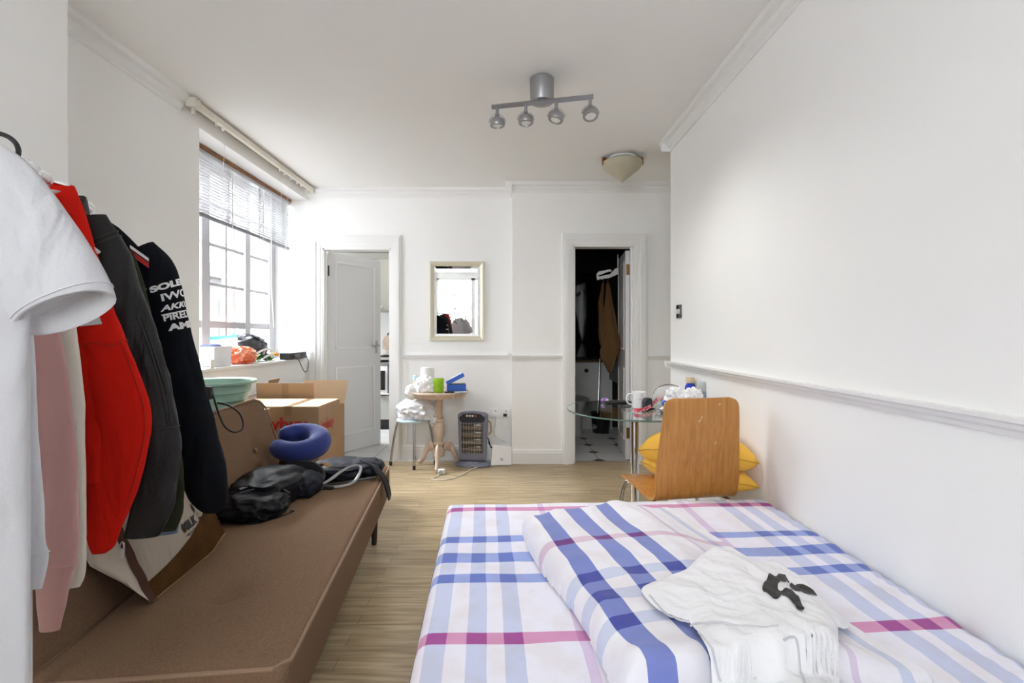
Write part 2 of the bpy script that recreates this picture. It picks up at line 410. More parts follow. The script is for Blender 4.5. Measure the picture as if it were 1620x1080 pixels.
def architrave(name, x0, x1, z1, wl, wr, wt, y, lin=.1):
    b = B()
    steps = [(0, .012), (.18, .018), (.45, .024), (.80, .034), (.93, .026), (1, .014)]
    # stepped profile: list of (fraction, thickness)
    for (f0, t0), (f1, t1) in zip(steps[:-1], steps[1:]):
        t = t1
        b.box(x0 - wl * f1, x0 - wl * f0, y - t, y, 0, z1 + wt * f1)
        b.box(x1 + wr * f0, x1 + wr * f1, y - t, y, 0, z1 + wt * f1)
        b.box(x0 - wl * f0, x1 + wr * f0, y - t, y, z1 + wt * f0, z1 + wt * f1)
    # lining and stops
    b.box(x0 - .02, x0 + .012, y - .012, y + lin, 0, z1); b.box(x1 - .012, x1 + .02, y - .012, y + lin, 0, z1); b.box(x0, x1, y - .012, y + lin, z1 - .014, z1 + .01)
    b.box(x0 + .012, x0 + .026, y + .02, y + .055, 0, z1); b.box(x1 - .026, x1 - .012, y + .02, y + .055, 0, z1)
    return struct(name, b, M['gloss'], smooth=False)
architrave('trim_8', KX0, KX1, KZ, .135, .10, .125, YL)
architrave('trim_9', BX0, BX1, BZ, .10, .122, .11, YR, .11)

def door_leaf(name, hinge, ang, W, Hh, panels, side, label):
    """leaf along local +x from hinge; room face on local -y"""
    t = thing(name, label, None, hinge, ang, kind='structure')
    b = B(); b.box(0, W, 0, .038, 0, Hh, .002); b.obj('leaf', M['door'], t, smooth=False)
    b = B()
    for (x0, x1, z0, z1) in panels:
        for yy in ((-.009, 0), (.038, .047)):
            e = .022
            b.box(x0, x0 + e, *yy, z0, z1, .004); b.box(x1 - e, x1, *yy, z0, z1, .004); b.box(x0 + e, x1 - e, *yy, z0, z0 + e, .004); b.box(x0 + e, x1 - e, *yy, z1 - e, z1, .004)
    b.obj('panel_moulding', M['gloss'], t)
    for z in (.25, Hh - .18):
        b = B(); b.box(-.012, .014, -.006, .03, z - .05, z + .05); b.tube([(-.010, -.010, z - .05), (-.010, -.010, z + .05)], .007)
        b.obj('hinge', M['brass'] if name == 'door_2' else M['dark'], t)
    b = B()
    for yy, sg in ((0, -1), (.038, 1)):
        b.box(W - .075, W - .045, yy - .006 if sg < 0 else yy, yy if sg < 0 else yy + .006, .98, 1.11, .002)
        b.tube([(W - .06, yy, 1.06), (W - .06, yy + sg * .045, 1.06), (W - .08, yy + sg * .05, 1.06), (W - .17, yy + sg * .05, 1.058)], .009, 10)
    b.obj('lever_handle', M['steel'], t)
    return t
a = math.atan2(.58, .35)
door_leaf('door_1', (KX0 + .02, YL + .062, .008), a, .685, 1.975, [(.085, .60, .17, .86), (.085, .60, 1.03, 1.90)], 1, 'white two panel door standing half open into the kitchen')
door_leaf('door_2', (BX1 - .012, YR + .115, .008), math.radians(84.5), .565, 1.97, [(.07, .49, .17, .86), (.07, .49, 1.03, 1.88)], 1, 'white door folded back inside the dark bathroom')

# ---------------------------------------------------------------- windows
def window_left():
    t = thing('window_1', 'tall white framed window with glazing bars above the sill', None, (-2.26, 3.0, .967), 0, kind='structure')
    X = -2.26; z0, z1 = .967, 2.466; ztr = 1.265
    b = B()
    fr = .045
    def vert(y0, y1, za, zb, d=.03): b.box(X - d, X + d, y0, y1, za, zb)
    b.box(X - .035, X + .035, 3.001, WY1, z0, z0 + .035); b.box(X - .035, X + .035, 3.001, WY1, z1 - .04, z1)
    b.box(X - .03, X + .03, 3.001, WY1, ztr - .03, ztr + .02)
    vert(3.001, 3.05, z0, z1); vert(3.505, 3.60, z0, z1, .035); vert(4.09, 4.165, z0, z1, .035); vert(4.50, 4.606, z0, z1, .035)
    b.obj('window_frame', M['winframe'], t, smooth=False, world=True)
    b = B(); g = .011
    for z in (1.566, 1.866, 2.166):
        for (a_, c_) in ((3.05, 3.505), (3.60, 4.09), (4.165, 4.5)): b.box(X - .015, X + .015, a_, c_, z - g, z + g)
    b.box(X - .0152, X + .0152, 3.842 - g, 3.842 + g, z0, z1); b.box(X - .0152, X + .0152, 3.28 - g, 3.28 + g, z0, z1)
    b.obj('glazing_bars', M['winframe'], t, smooth=False, world=True)
    b = B(); b.box(X - .003, X + .001, 3.03, 4.55, z0 + .02, z1 - .02); b.obj('window_pane', M['glass'], t, smooth=False, world=True)
    b = B(); b.box(-2.27, -2.235, 3.01, 4.6, 2.425, 2.455)
    b.obj('timber_strip', M['winwood'], t, smooth=False, world=True)
    b = B(); b.box(X + .002, X + .012, 3.4, 3.44, 1.30, 1.31)
    b.obj('window_catch', M['steel'], t, world=True)
window_left()
def window_rear():
    t = thing('window_2', 'wide white window with glazing bars seen in the mirror', None, (-.3, YB - .06, RZ0), 0, kind='structure')
    b = B(); y0, y1 = YB - .10, YB - .04
    b.box(RX0, RX1, y0, y1, RZ0, RZ0 + .05); b.box(RX0, RX1, y0, y1, RZ1 - .05, RZ1)
    xs = [RX0 + i * (RX1 - RX0 - .08) / 2 for i in range(3)]
    for x in xs: b.box(x, x + .08, y0, y1, RZ0, RZ1)
    b.obj('window_frame', M['gloss'], t, smooth=False, world=True)
    b = B()
    for x in xs[:-1]:
        c = x + .08 + (xs[1] - xs[0] - .08) / 2; b.box(c - .01, c + .01, y0 + .02, y1 - .015, RZ0, RZ1)
    z = RZ0 + .36
    while z < RZ1 - .1: b.box(RX0, RX1, y0 + .02, y1 - .015, z - .01, z + .01); z += .31
    b.obj('glazing_bars', M['gloss'], t, smooth=False, world=True)
    b = B(); b.box(RX0, RX1, y0 + .03, y0 + .034, RZ0, RZ1); b.obj('window_pane', M['glass'], t, smooth=False, world=True)
    b = B(); b.box(RX0, RX1, y0 + .07, YB + .05, RZ0 - .03, RZ0); b.obj('window_sill', M['gloss'], t, smooth=False, world=True)
window_rear()
# outer brick reveal
b = B(); b.box(-2.60, -2.32, 4.62, 4.72, .5, 2.9); b.box(-2.60, -2.32, 2.8, 2.99, .5, 2.9); struct('wall_outer', b, M['brick'], smooth=False)
# ================================================================ BLIND + RAIL
def blind():
    t = thing('venetian_blind', 'half raised white slatted venetian blind hanging in the window recess', 'blind', (-2.09, 3.8, 2.43))
    X = -2.09
    b = B(); b.box(X - .028, X + .02, 3.03, 4.585, 2.412, 2.438, .003); b.obj('head_rail', M['slat'], t, world=True, smooth=False)
    b = B(); b.box(X - .026, X + .03, 3.03, 4.585, 2.438, 2.462); b.obj('timber_batten', M['winwood'], t, world=True, smooth=False)
    b = B(); n = 18; za, zb = 2.395, 2.03
    for i in range(n):
        z = za + (zb - za) * i / (n - 1)
        cs = []
        for k in range(5):
            u = -1 + 2 * k / 4; cs.append((X + u * .0125, z + .0020 * (1 - u * u) + u * .0020))
        poly = cs + [(x_, z_ - .0008) for x_, z_ in cs[::-1]]
        b.prism(poly, 'y', 3.035, 4.58)
    b.obj('slats', M['slat'], t, world=True)
    b = B(); b.box(X - .014, X + .014, 3.035, 4.58, 1.985, 2.012, .003); b.obj('bottom_rail', M['railgrey'], t, world=True)
    for y in (3.18, 3.63, 4.08, 4.5):
        b = B(); b.box(X - .015, X - .013, y - .012, y + .012, 2.0, 2.42); b.box(X + .015, X + .0165, y - .008, y + .008, 1.985, 2.42)
        b.obj('ladder_tape', M['white'], t, world=True)
    b = B(); b.tube([(X + .03, 4.19, 2.41), (X + .032, 4.19, 1.6), (X + .05, 4.20, 1.25)], .0035, 6); b.obj('tilt_wand', M['white'], t, world=True)
blind()
def curtain_rail():
    t = thing('curtain_rail', 'old cream curtain track along the ceiling above the window', 'curtain rail', (-1.86, 3.7, 2.56))
    x = -1.845
    b = B(); b.box(x - .055, x - .01, 2.84, 4.53, 2.548, 2.575, .002); b.obj('batten', wood('weathered_batten', (.42, .36, .26), (.20, .13, .07), (6, 1.2, 6), 4, .8), t, world=True, smooth=False)
    b = B(); b.prism([(x - .01, 2.520), (x + .014, 2.520), (x + .017, 2.55), (x + .012, 2.560), (x - .012, 2.560)], 'y', 2.84, 4.53); b.obj('track', mat('cream_plastic', (.70, .66, .56), .4), t, world=True, smooth=False)
    es = mat('cream_plastic_old', (.66, .62, .54), .5)
    b = B(); b.box(x - .03, x + .03, 2.80, 2.86, 2.505, 2.565, .008); b.tube([(x, 2.83, 2.51), (x, 2.83, 2.47)], .012, 8); b.obj('end_stop', es, t, world=True)
    b = B(); b.box(x - .02, x + .02, 4.50, 4.55, 2.51, 2.56, .006); b.obj('end_stop', es, t, world=True)
    for y in (3.05, 3.12, 3.9, 3.98, 4.1, 4.22, 4.3):
        b = B(); b.box(x - .006, x + .006, y - .008, y + .008, 2.498, 2.522, .002); b.obj('glider', M['white'], t, world=True)
    for y in (3.15, 3.95, 4.06):
        b = B(); b.tube([(x, y, 2.5), (x - .01, y + .005, 2.40), (x - .02, y, 2.2)], .0013, 5); b.obj('cord', M['white'], t, world=True)
curtain_rail()
# ================================================================ CEILING LAMPS
def track():
    t = thing('spotlight_bar', 'grey metal ceiling bar with four adjustable spotlights', 'ceiling light', (.18, 2.635, H))
    b = B(); b.lathe([(.060, 0), (.066, -.004), (.066, -.02), (.064, -.12), (.060, -.128), (.03, -.131), (0, -.131)], seg=40); b.obj('canopy', M['satin'], t)
    b = B(); b.tube([(-.273, .010, -.148), (.262, -.105, -.148)], .0115, 4, flat=(1.2, 1.2)); b.tube([(0, -.03, -.125), (0, -.045, -.15)], .02, 12); b.obj('bar', M['satin'], t, smooth=False)
    for px, aim in ((785, V(.03, .02, -1)), (830, V(.03, -.12, -1)), (877, V(-.30, -.10, -1)), (928, V(.05, -.35, -1))):
        f = (px - 785) / (928 - 785); x = -.273 + .03 + f * .490; y = .010 - (x + .273) / .535 * .115
        s = B(); s.tube([(x, y, -.155), (x, y, -.190)], .009, 12); s.tube([(x, y, -.188), (x, y, -.197)], .012, 12)
        so = s.obj('spot_stem', M['satin'], t)
        aim.normalize(); c = V(x, y, -.236)
        R = aim.to_track_quat('Z', 'Y').to_matrix().to_4x4(); T = Matrix.Translation(c) @ R
        h = B(); h.lathe([(.012, -.034), (.016, -.024), (.034, -.018), (.040, -.010), (.041, .014), (.039, .019), (.029, .021), (.027, .014)], seg=28, M=T); ho = h.obj('spot_head', M['satin'], so)
        h = B(); h.lathe([(.0275, .012), (.0275, .016), (.012, .017), (0.0, .0155)], seg=24, M=T)
        h.obj('lens', mat('frosted_lens', (.75, .75, .73), .15), so)
        a = B(); a.tube([c + V(.045 * math.cos(q), 0, .044 * math.sin(q)) for q in [i * PI / 14 for i in range(15)]], .0022, 6); a.obj('yoke', M['steel'], so)
for i, (lx, ly) in enumerate(((-.06, 2.60), (.11, 2.56), (.28, 2.53), (.43, 2.49))):
    sl = bpy.data.lights.new('spot_fill', 'SPOT'); sl.energy = 5; sl.spot_size = math.radians(165); sl.spot_blend = .9; sl.shadow_soft_size = .05; sl.color = (1, .985, .96)  # soft fill lamps added under the bar to lift the room
    so_ = bpy.data.objects.new('spot_fill', sl); C.objects.link(so_); so_.location = (lx, ly, 2.285)
track()
def bowl_lamp():
    t = thing('ceiling_lamp', 'pointed stone coloured bowl lamp on the ceiling near the bathroom', 'ceiling light', (.893, 3.81, H))
    b = B(); b.lathe([(.11, 0), (.11, -.012), (.10, -.016), (0, -.016)], seg=40); b.obj('ceiling_plate', M['white'], t)
    b = B(); b.lathe([(.150, -.035), (.156, -.037), (.154, -.062), (.135, -.088), (.095, -.118), (.045, -.158), (.014, -.18), (.006, -.197), (0, -.199), (.004, -.175), (.09, -.112), (.148, -.055)], seg=48, caps=False)
    b.obj('bowl', mat('plaster_bowl', (.50, .46, .34), .5, sss=0, var=.08, vscale=8), t)
    for a in (PI + .12, -.12, PI / 2):
        b = B(); x, y = math.cos(a) * .148, math.sin(a) * .148
        b.box(x - .014, x + .014, y - .014, y + .014, -.06, -.006, .004); b.obj('brass_clip', mat('orange_brass', (.30, .12, .03), .3, 1), t)
bowl_lamp()
# ================================================================ WALL MIRROR
def mirror():
    x0, x1, z0, z1 = -.753, -.232, 1.126, 1.879
    t = thing('wall_mirror', 'rectangular mirror in a pale gold frame on the back wall', 'mirror', ((x0 + x1) / 2, YL, z0))
    fw = .045; prof = [(0, 0), (0, .020), (.008, .030), (.020, .026), (.034, .018), (fw, .012), (fw, 0)]
    b = B(); cx, cz = (x0 + x1) / 2, (z0 + z1) / 2; hx, hz = (x1 - x0) / 2, (z1 - z0) / 2
    b.rings([[V(cx + sx * (hx - o), YL - d, cz + sz * (hz - o)) for o, d in prof] for sx, sz in ((-1, -1), (1, -1), (1, 1), (-1, 1))], closed=True)
    b.obj('frame', mat('pale_gold_paint', (.70, .66, .52), .35, .25), t, world=True, smooth=False)
    b = B(); i = fw - .006
    b.box(x0 + i, x1 - i, YL - .011, YL - .004, z0 + i, z1 - i); b.obj('mirror_glass', mat('silvered_glass', (.93, .94, .94), .0, 1), t, world=True, smooth=False)
    b = B(); e = .022; g0 = fw
    for (ax, bx, az, bz) in ((x0 + g0, x0 + g0 + e, z0 + g0, z1 - g0), (x1 - g0 - e, x1 - g0, z0 + g0, z1 - g0)):
        pass
    b.rings([[V(cx + sx * (hx - o), YL - d, cz + sz * (hz - o)) for o, d in [(fw, .0155), (fw + e, .0122), (fw + e, .0112), (fw, .0112)]] for sx, sz in ((-1, -1), (1, -1), (1, 1), (-1, 1))], closed=True)
    b.obj('bevelled_edge', mat('bevel_glass', (.93, .94, .94), .0, 1), t, world=True, smooth=False)
mirror()
# sockets and switch
def socket(x, label, two):
    t = thing('wall_socket', label, 'socket', (x, YL, .44), 0, 'sockets beside the heater')
    b = B(); b.box(-.045, .045, -.012, 0, -.045, .045, .004); b.obj('face_plate', M['white'], t)
    b = B(); b.box(-.018, .018, -.034 if two else -.016, -.010, -.034, -.005, .003); b.obj('plug', M['white'] if two else M['dark'], t)
    b = B(); b.box(.004, .014, -.0135, -.011, .012, .026, .001); b.obj('rocker', mat('rocker_grey', (.25, .25, .26), .4), t)
socket(-.135, 'left white wall socket with the heater plug above the heater side', True)
socket(-.035, 'right white wall socket above the router', False)
t = thing('light_switch', 'small dark chrome light switch on the right wall', 'light switch', (XR, 3.27, 1.34))
b = B(); b.box(-.008, 0, -.045, .045, -.045, .045, .002); b.obj('switch_plate', mat('dark_chrome', (.12, .12, .12), .25, 1), t)
for y in (-.018, .018):
    b = B(); b.box(-.013, -.007, y - .008, y + .008, -.016, .016, .002); b.obj('rocker', M['white'], t)
# ================================================================ BED
BL = [V(-.264, 2.064, 0), V(1.128, 2.135, 0), V(1.142, .12, 0), V(-.165, .05, 0)]   # far left, far right, near right, near left
BT = .465
def bed():
    t = thing('double_bed', 'double mattress on a low divan covered by a pastel checked fitted sheet', 'bed', (-.264, 2.064, 0), math.radians(2.8))
    Mi = mtx(t).inverted(); c = [Mi @ p for p in BL]
    def bil(u, v): return (c[0] * (1 - u) + c[1] * u) * (1 - v) + (c[3] * (1 - u) + c[2] * u) * v
    # mattress with sheet : closed grid
    b = B(); bm = b.bm; nu, nv = 150, 190
    Hm = .20; rr = .035
    def pt(u, v, side):
        p = bil(u, v)
        e = min(u * 1.37, (1 - u) * 1.37, v * 2.0, (1 - v) * 2.0)
        drop = 0 if e > rr else rr - math.sqrt(max(0, rr * rr - (rr - e) ** 2))
        w_ = .0035 * nz((p.x, p.y, 0), 5, 3) + .0022 * fold((p.x * .8, p.y * 1.7, 0), 4.5, 2) * min(1, e * 8)
        # puckers by the wall
        q = max(0, 1 - (1 - u) * 1.37 / .12); w_ += q * .004 * math.sin(p.y * 95 + 3 * math.sin(p.y * 17))
        sag = -.008 * math.sin(PI * u) * math.sin(PI * v)
        return V(p.x, p.y, BT - drop + w_ + sag)
    g = [[bm.verts.new(pt(i / nu, j / nv, 0)) for i in range(nu + 1)] for j in range(nv + 1)]
    for j in range(nv):
        for i in range(nu): bm.faces.new((g[j][i], g[j][i + 1], g[j + 1][i + 1], g[j + 1][i]))
    edge = [g[0][i] for i in range(nu + 1)] + [g[j][nu] for j in range(1, nv + 1)] + [g[nv][i] for i in range(nu - 1, -1, -1)] + [g[j][0] for j in range(nv - 1, 0, -1)]
    prev = edge
    for z in (BT - .08, BT - .15, BT - Hm):
        nx = [bm.verts.new(V(v.co.x, v.co.y, z)) for v in edge]
        for k in range(len(edge)): bm.faces.new((prev[k], prev[(k + 1) % len(edge)], nx[(k + 1) % len(edge)], nx[k]))
        prev = nx
    bm.faces.new(prev)
    bl = (.36, .46, .80); pk = (.80, .36, .56); lt = (.70, .76, .90); mv = (.83, .70, .84)
    us = [(.03, .078, lt), (.125, .168, lt), (.212, .256, lt), (.385, .412, mv), (.985, 1.012, mv), (1.15, 1.20, lt), (1.235, 1.285, lt), (1.325, 1.372, lt)]
    vs = [(-1.75, -1.71, pk), (-1.47, -1.425, bl), (-1.34, -1.29, bl), (-1.2, -1.155, bl), (-.945, -.905, pk), (-.672, -.615, bl), (-.54, -.477, bl), (-.40, -.348, bl), (-.103, -.064, pk)]
    lights_ = [u for u in us if u[2] == lt]; um = [(a_, c_, (1, 1, 1)) for a_, c_, _ in lights_]
    vs2 = [(a_, c_, (.20, .28, .66) if c0 == bl else (.62, .10, .36)) for a_, c_, c0 in vs]
    M['sheet'] = checked('checked_sheet', us, vs, (-.05, 1.45), (-2.1, .05), (.76, .75, .84), .90, vs2=vs2, um=um)
    b.obj('fitted_sheet', M['sheet'], t, ang=60)
    b = B(); sh = .02
    q = [V(p.x, p.y, 0) for p in c]; cc = (q[0] + q[1] + q[2] + q[3]) / 4
    q = [p + (cc - p).normalized() * .035 for p in q]
    b.rings([[V(p.x, p.y, z) for p in q] for z in (.08, .258)]); b.obj('divan_base', mat('cream_divan_fabric', (.62, .59, .53), .9, bump=.3, bscale=300), t, smooth=False, bev=.008)
    for p in q:
        d = (cc - p).normalized(); s = p + d * .09
        b = B(); b.lathe([(.022, 0), (.026, .02), (.026, .085)], (s.x, s.y, 0), 16); b.obj('leg', M['black'], t)
    b = B(); edge2 = []
    for i in range(61): edge2.append(V(*(bil(0, i / 60)[:2]), .400 + .004 * math.sin(i * .9)) + V(-.004, 0, 0))
    b.tube(edge2, .0035, 6); b.obj('piping', mat('navy_piping', (.05, .06, .12), .7), t)
bed()
# ---------------------------------------------------------------- duvet
DA = V(.050, 1.70, 0); DR = math.radians(12.6)
dux, duy = V(math.cos(DR), math.sin(DR), 0), V(-math.sin(DR), math.cos(DR), 0)
def smooth01(x): x = max(0, min(1, x)); return x * x * (3 - 2 * x)
def duvet_h(x, y):
    """thickness in the duvet's own frame"""
    L0 = .0 + .012 * math.sin(y * 9)
    e = min((x - L0), (.06 + .12 * x - y) , (y + 1.05) + .1 * x)
    r = .05
    if e <= 0: return 0
    k = math.sqrt(max(0, 1 - (1 - min(1, e / r)) ** 2))
    right = smooth01((.64 - x) / .26)
    if x > .66: return 0
    base = .078 * k * (.25 + .75 * right) * min(1, (.66 - x) / .02)
    soft = .010 * nz((x, y, 0), 4, 7) + .006 * fold((x * 1.6, y, 0), 5, 4)
    # fold line of the turned end
    g = y + .80 + .10 * x
    step = -.050 * smooth01(-g / .014 + .3) 
    bul = .014 * math.exp(-((g - .03) / .035) ** 2)
    return max(0, base + (soft + bul + step) * k * min(1, right + .3))
def duvet():
    t = thing('folded_duvet', 'puffy duvet in bold blue checked cover folded over on the sheet', 'duvet', (DA.x, DA.y, BT), DR)
    b = B(); bm = b.bm; nu, nv = 150, 200
    x0, x1, y0, y1 = -.012, .80, -1.06, .16
    gt = {}; gb = {}
    for j in range(nv + 1):
        for i in range(nu + 1):
            x = x0 + (x1 - x0) * i / nu; y = y0 + (y1 - y0) * j / nv
            # ragged outline: lobes of the folded far edge
            yy = y + .014 * math.sin(x * 28) * smooth01((y + .1) / .1)
            h = duvet_h(x, yy)
            if h > .004:
                gt[i, j] = bm.verts.new((x, y, h)); gb[i, j] = bm.verts.new((x, y, .0005))
    faces = []
    for j in range(nv):
        for i in range(nu):
            k = [(i, j), (i + 1, j), (i + 1, j + 1), (i, j + 1)]
            if all(q in gt for q in k):
                bm.faces.new([gt[q] for q in k]); faces.append(bm.faces.new([gb[q] for q in k][::-1]))
    bound = [e for e in bm.edges if len(e.link_faces) == 1 and e.verts[0] in set(gt.values())]
    inv = {v: k for k, v in gt.items()}
    for e in bound:
        a_, c_ = e.verts
        try: bm.faces.new((a_, c_, gb[inv[c_]], gb[inv[a_]]))
        except Exception: pass
    bl = (.20, .27, .66); b2 = (.42, .45, .84); lt = (.72, .78, .90); dp = (.28, .16, .52)
    us = [(.045, .105, (.23, .29, .66)), (.172, .232, (.25, .31, .67)), (.292, .35, (.25, .31, .67)), (.47, .485, (.82, .72, .84)), (.58, .61, lt)]
    um = [(a_, c_, (1, 1, 1)) for a_, c_, _ in us[:3]]
    lv = (.72, .78, .92); dv = (.26, .28, .60)
    vv = [(-1.0, -.975), (-.672, -.624), (-.568, -.520), (-.470, -.424), (-.25, -.215)]
    vs = [(a_, c_, (.84, .66, .76) if k in (0, 4) else lv) for k, (a_, c_) in enumerate(vv)]
    vs2 = [(a_, c_, (.75, .10, .38) if k in (0, 4) else dv) for k, (a_, c_) in enumerate(vv)]
    # light blue ground bands between the deep stripes
    m = checked('checked_duvet_cover', us, vs, (-.05, .85), (-1.1, .2), (.78, .77, .82), .93, bump=.25, vs2=vs2, um=um)
    M['duvet'] = m
    b.obj('duvet_cover', m, t, ang=70)
duvet()
def cover_h(wx, wy):
    p = V(wx, wy, 0) - DA; x, y = p.dot(dux), p.dot(duy)
    return BT + (duvet_h(x, y) if (-.012 < x < .8 and -1.06 < y < .16) else 0)
# smoother version for things lying on top
def soft_h(wx, wy, r=.03):
    s = 0
    for dx in (-r, 0, r):
        for dy in (-r, 0, r): s = max(s, cover_h(wx + dx, wy + dy))
    return s
# ---------------------------------------------------------------- tee on the bed
TEE = [(1015, 938), (1040, 926), (1062, 914), (1085, 906), (1100, 893), (1112, 880), (1130, 868), (1148, 866), (1165, 870), (1195, 872), (1228, 884), (1262, 905), (1288, 928), (1304, 948), (1318, 963), (1335, 978), (1343, 990), (1336, 1003), (1326, 1005), (1326, 1030), (1326, 1060), (1330, 1100), (1345, 1180), (1330, 1240), (1240, 1250), (1160, 1230), (1140, 1120), (1132, 1080), (1118, 1045), (1102, 1015), (1090, 992), (1070, 985), (1045, 975), (1028, 960)]
def tee_z(x, y):
    b_ = soft_h(x, y, .02)
    f = .011 * fold((x * .9 + y * .5, y * .8 - x * .2, 0), 6.5, 11) + .008 * fold((x * 1.4, y * .45, 0), 8, 5) + .010 * nz((x, y, 0), 5, 2)
    f += .004 * fold((x + y * .7, y, 0), 17, 3)
    return b_ + .016 + f
def ptee(px, py):
    z = .54
    for _ in range(12):
        q = pz(px, py, z); z = .5 * z + .5 * tee_z(q.x, q.y)
    return pz(px, py, z)
def bed_tee():
    pts = crom([pz(px, py, .545 if px < 1200 else .50) for px, py in TEE], 5, closed=True)
    cen = pz(1215, 985, .53); cen.z = 0
    t = thing('white_tshirt', 'crumpled white t-shirt with a dark printed shape thrown across the bed', 't-shirt', (cen.x, cen.y, BT))
    b = B(); bm = b.bm; NR = 40; top = []; n = len(pts)
    for k in range(NR + 1):
        f = 1 - k / NR; f = f ** .8 if f > 0 else 0
        ring = []
        for p in pts:
            x, y = cen.x + (p.x - cen.x) * f, cen.y + (p.y - cen.y) * f
            e = (1 - f) * 6
            lip = 1 - .75 * math.exp(-e * 2.2)
            z = soft_h(x, y, .02) + .003 + (tee_z(x, y) - soft_h(x, y, .02) - .003) * lip
            ring.append(V(x, y, z))
        top.append(ring)
    bot = [[V(p.x, p.y, soft_h(p.x, p.y, .02) + .0005) for p in r] for r in (top[0], top[NR // 3])]
    b.rings(top, cap0=False, cap1=True)
    b.obj('fabric', mat('white_cotton', (.80, .80, .82), .9, bump=.25, bscale=90, folds=.5), t, world=True, ang=80)
    # hem seams following the cloth
    M['seam'] = mat('cotton_seam', (.56, .56, .59), .9)
    for path in ([(1232, 990), (1215, 992), (1185, 990), (1158, 988), (1120, 985), (1092, 990)], [(1240, 1010), (1262, 1045), (1275, 1085)], [(1105, 1000), (1125, 1035), (1140, 1078)], [(1028, 942), (1045, 962), (1070, 978), (1090, 984)]):
        q = crom([ptee(px, py) for px, py in path], 8)
        b = B(); b.tube([V(p.x, p.y, tee_z(p.x, p.y) + .0005) for p in q], .0022, 6); b.obj('seam', M['seam'], t, world=True)
    # print
    def s(l): return [(1000 + x / 2.613, 760 + y / 2.613) for x, y in l]
    main = s([(538, 452), (552, 418), (590, 398), (632, 391), (650, 428), (636, 416), (612, 420), (602, 448), (622, 458), (652, 450), (672, 468), (696, 500), (712, 534), (686, 536), (668, 512), (650, 490), (628, 476), (606, 490), (580, 488), (560, 468)])
    leaf = s([(652, 430), (690, 430), (735, 445), (766, 480), (738, 470), (700, 458), (664, 452)])
    for poly in (main, leaf):
        b = B(); bm = b.bm
        q = crom([ptee(px, py) for px, py in poly], 3, closed=True)
        vs = [bm.verts.new((p.x, p.y, 0)) for p in q]; es = [bm.edges.new((vs[i], vs[(i + 1) % len(vs)])) for i in range(len(vs))]
        bmesh.ops.triangle_fill(bm, edges=es, use_beauty=True)
        for _ in range(3): bmesh.ops.subdivide_edges(bm, edges=[e for e in bm.edges if e.calc_length() > .006], cuts=1)
        bmesh.ops.triangulate(bm, faces=bm.faces[:])
        for v in bm.verts: v.co.z = tee_z(v.co.x, v.co.y) + .0025
        b.obj('print', M['print'], t, world=True)
mm_, N, L, P = nodes('dotted_black_print'); M['print'] = mm_
tc = N.new('ShaderNodeTexCoord'); vo = N.new('ShaderNodeTexVoronoi'); vo.inputs['Scale'].default_value = 170; vo.inputs['Randomness'].default_value = 0
L.new(tc.outputs['Object'], vo.inputs['Vector']); r = N.new('ShaderNodeValToRGB'); r.color_ramp.interpolation = 'CONSTANT'
r.color_ramp.elements[0].color = (.30, .30, .30, 1); r.color_ramp.elements[1].position = .16; r.color_ramp.elements[1].color = (.012, .012, .012, 1)
L.new(vo.outputs['Distance'], r.inputs[0]); L.new(r.outputs[0], P.inputs['Base Color']); P.inputs['Roughness'].default_value = .6
bed_tee()

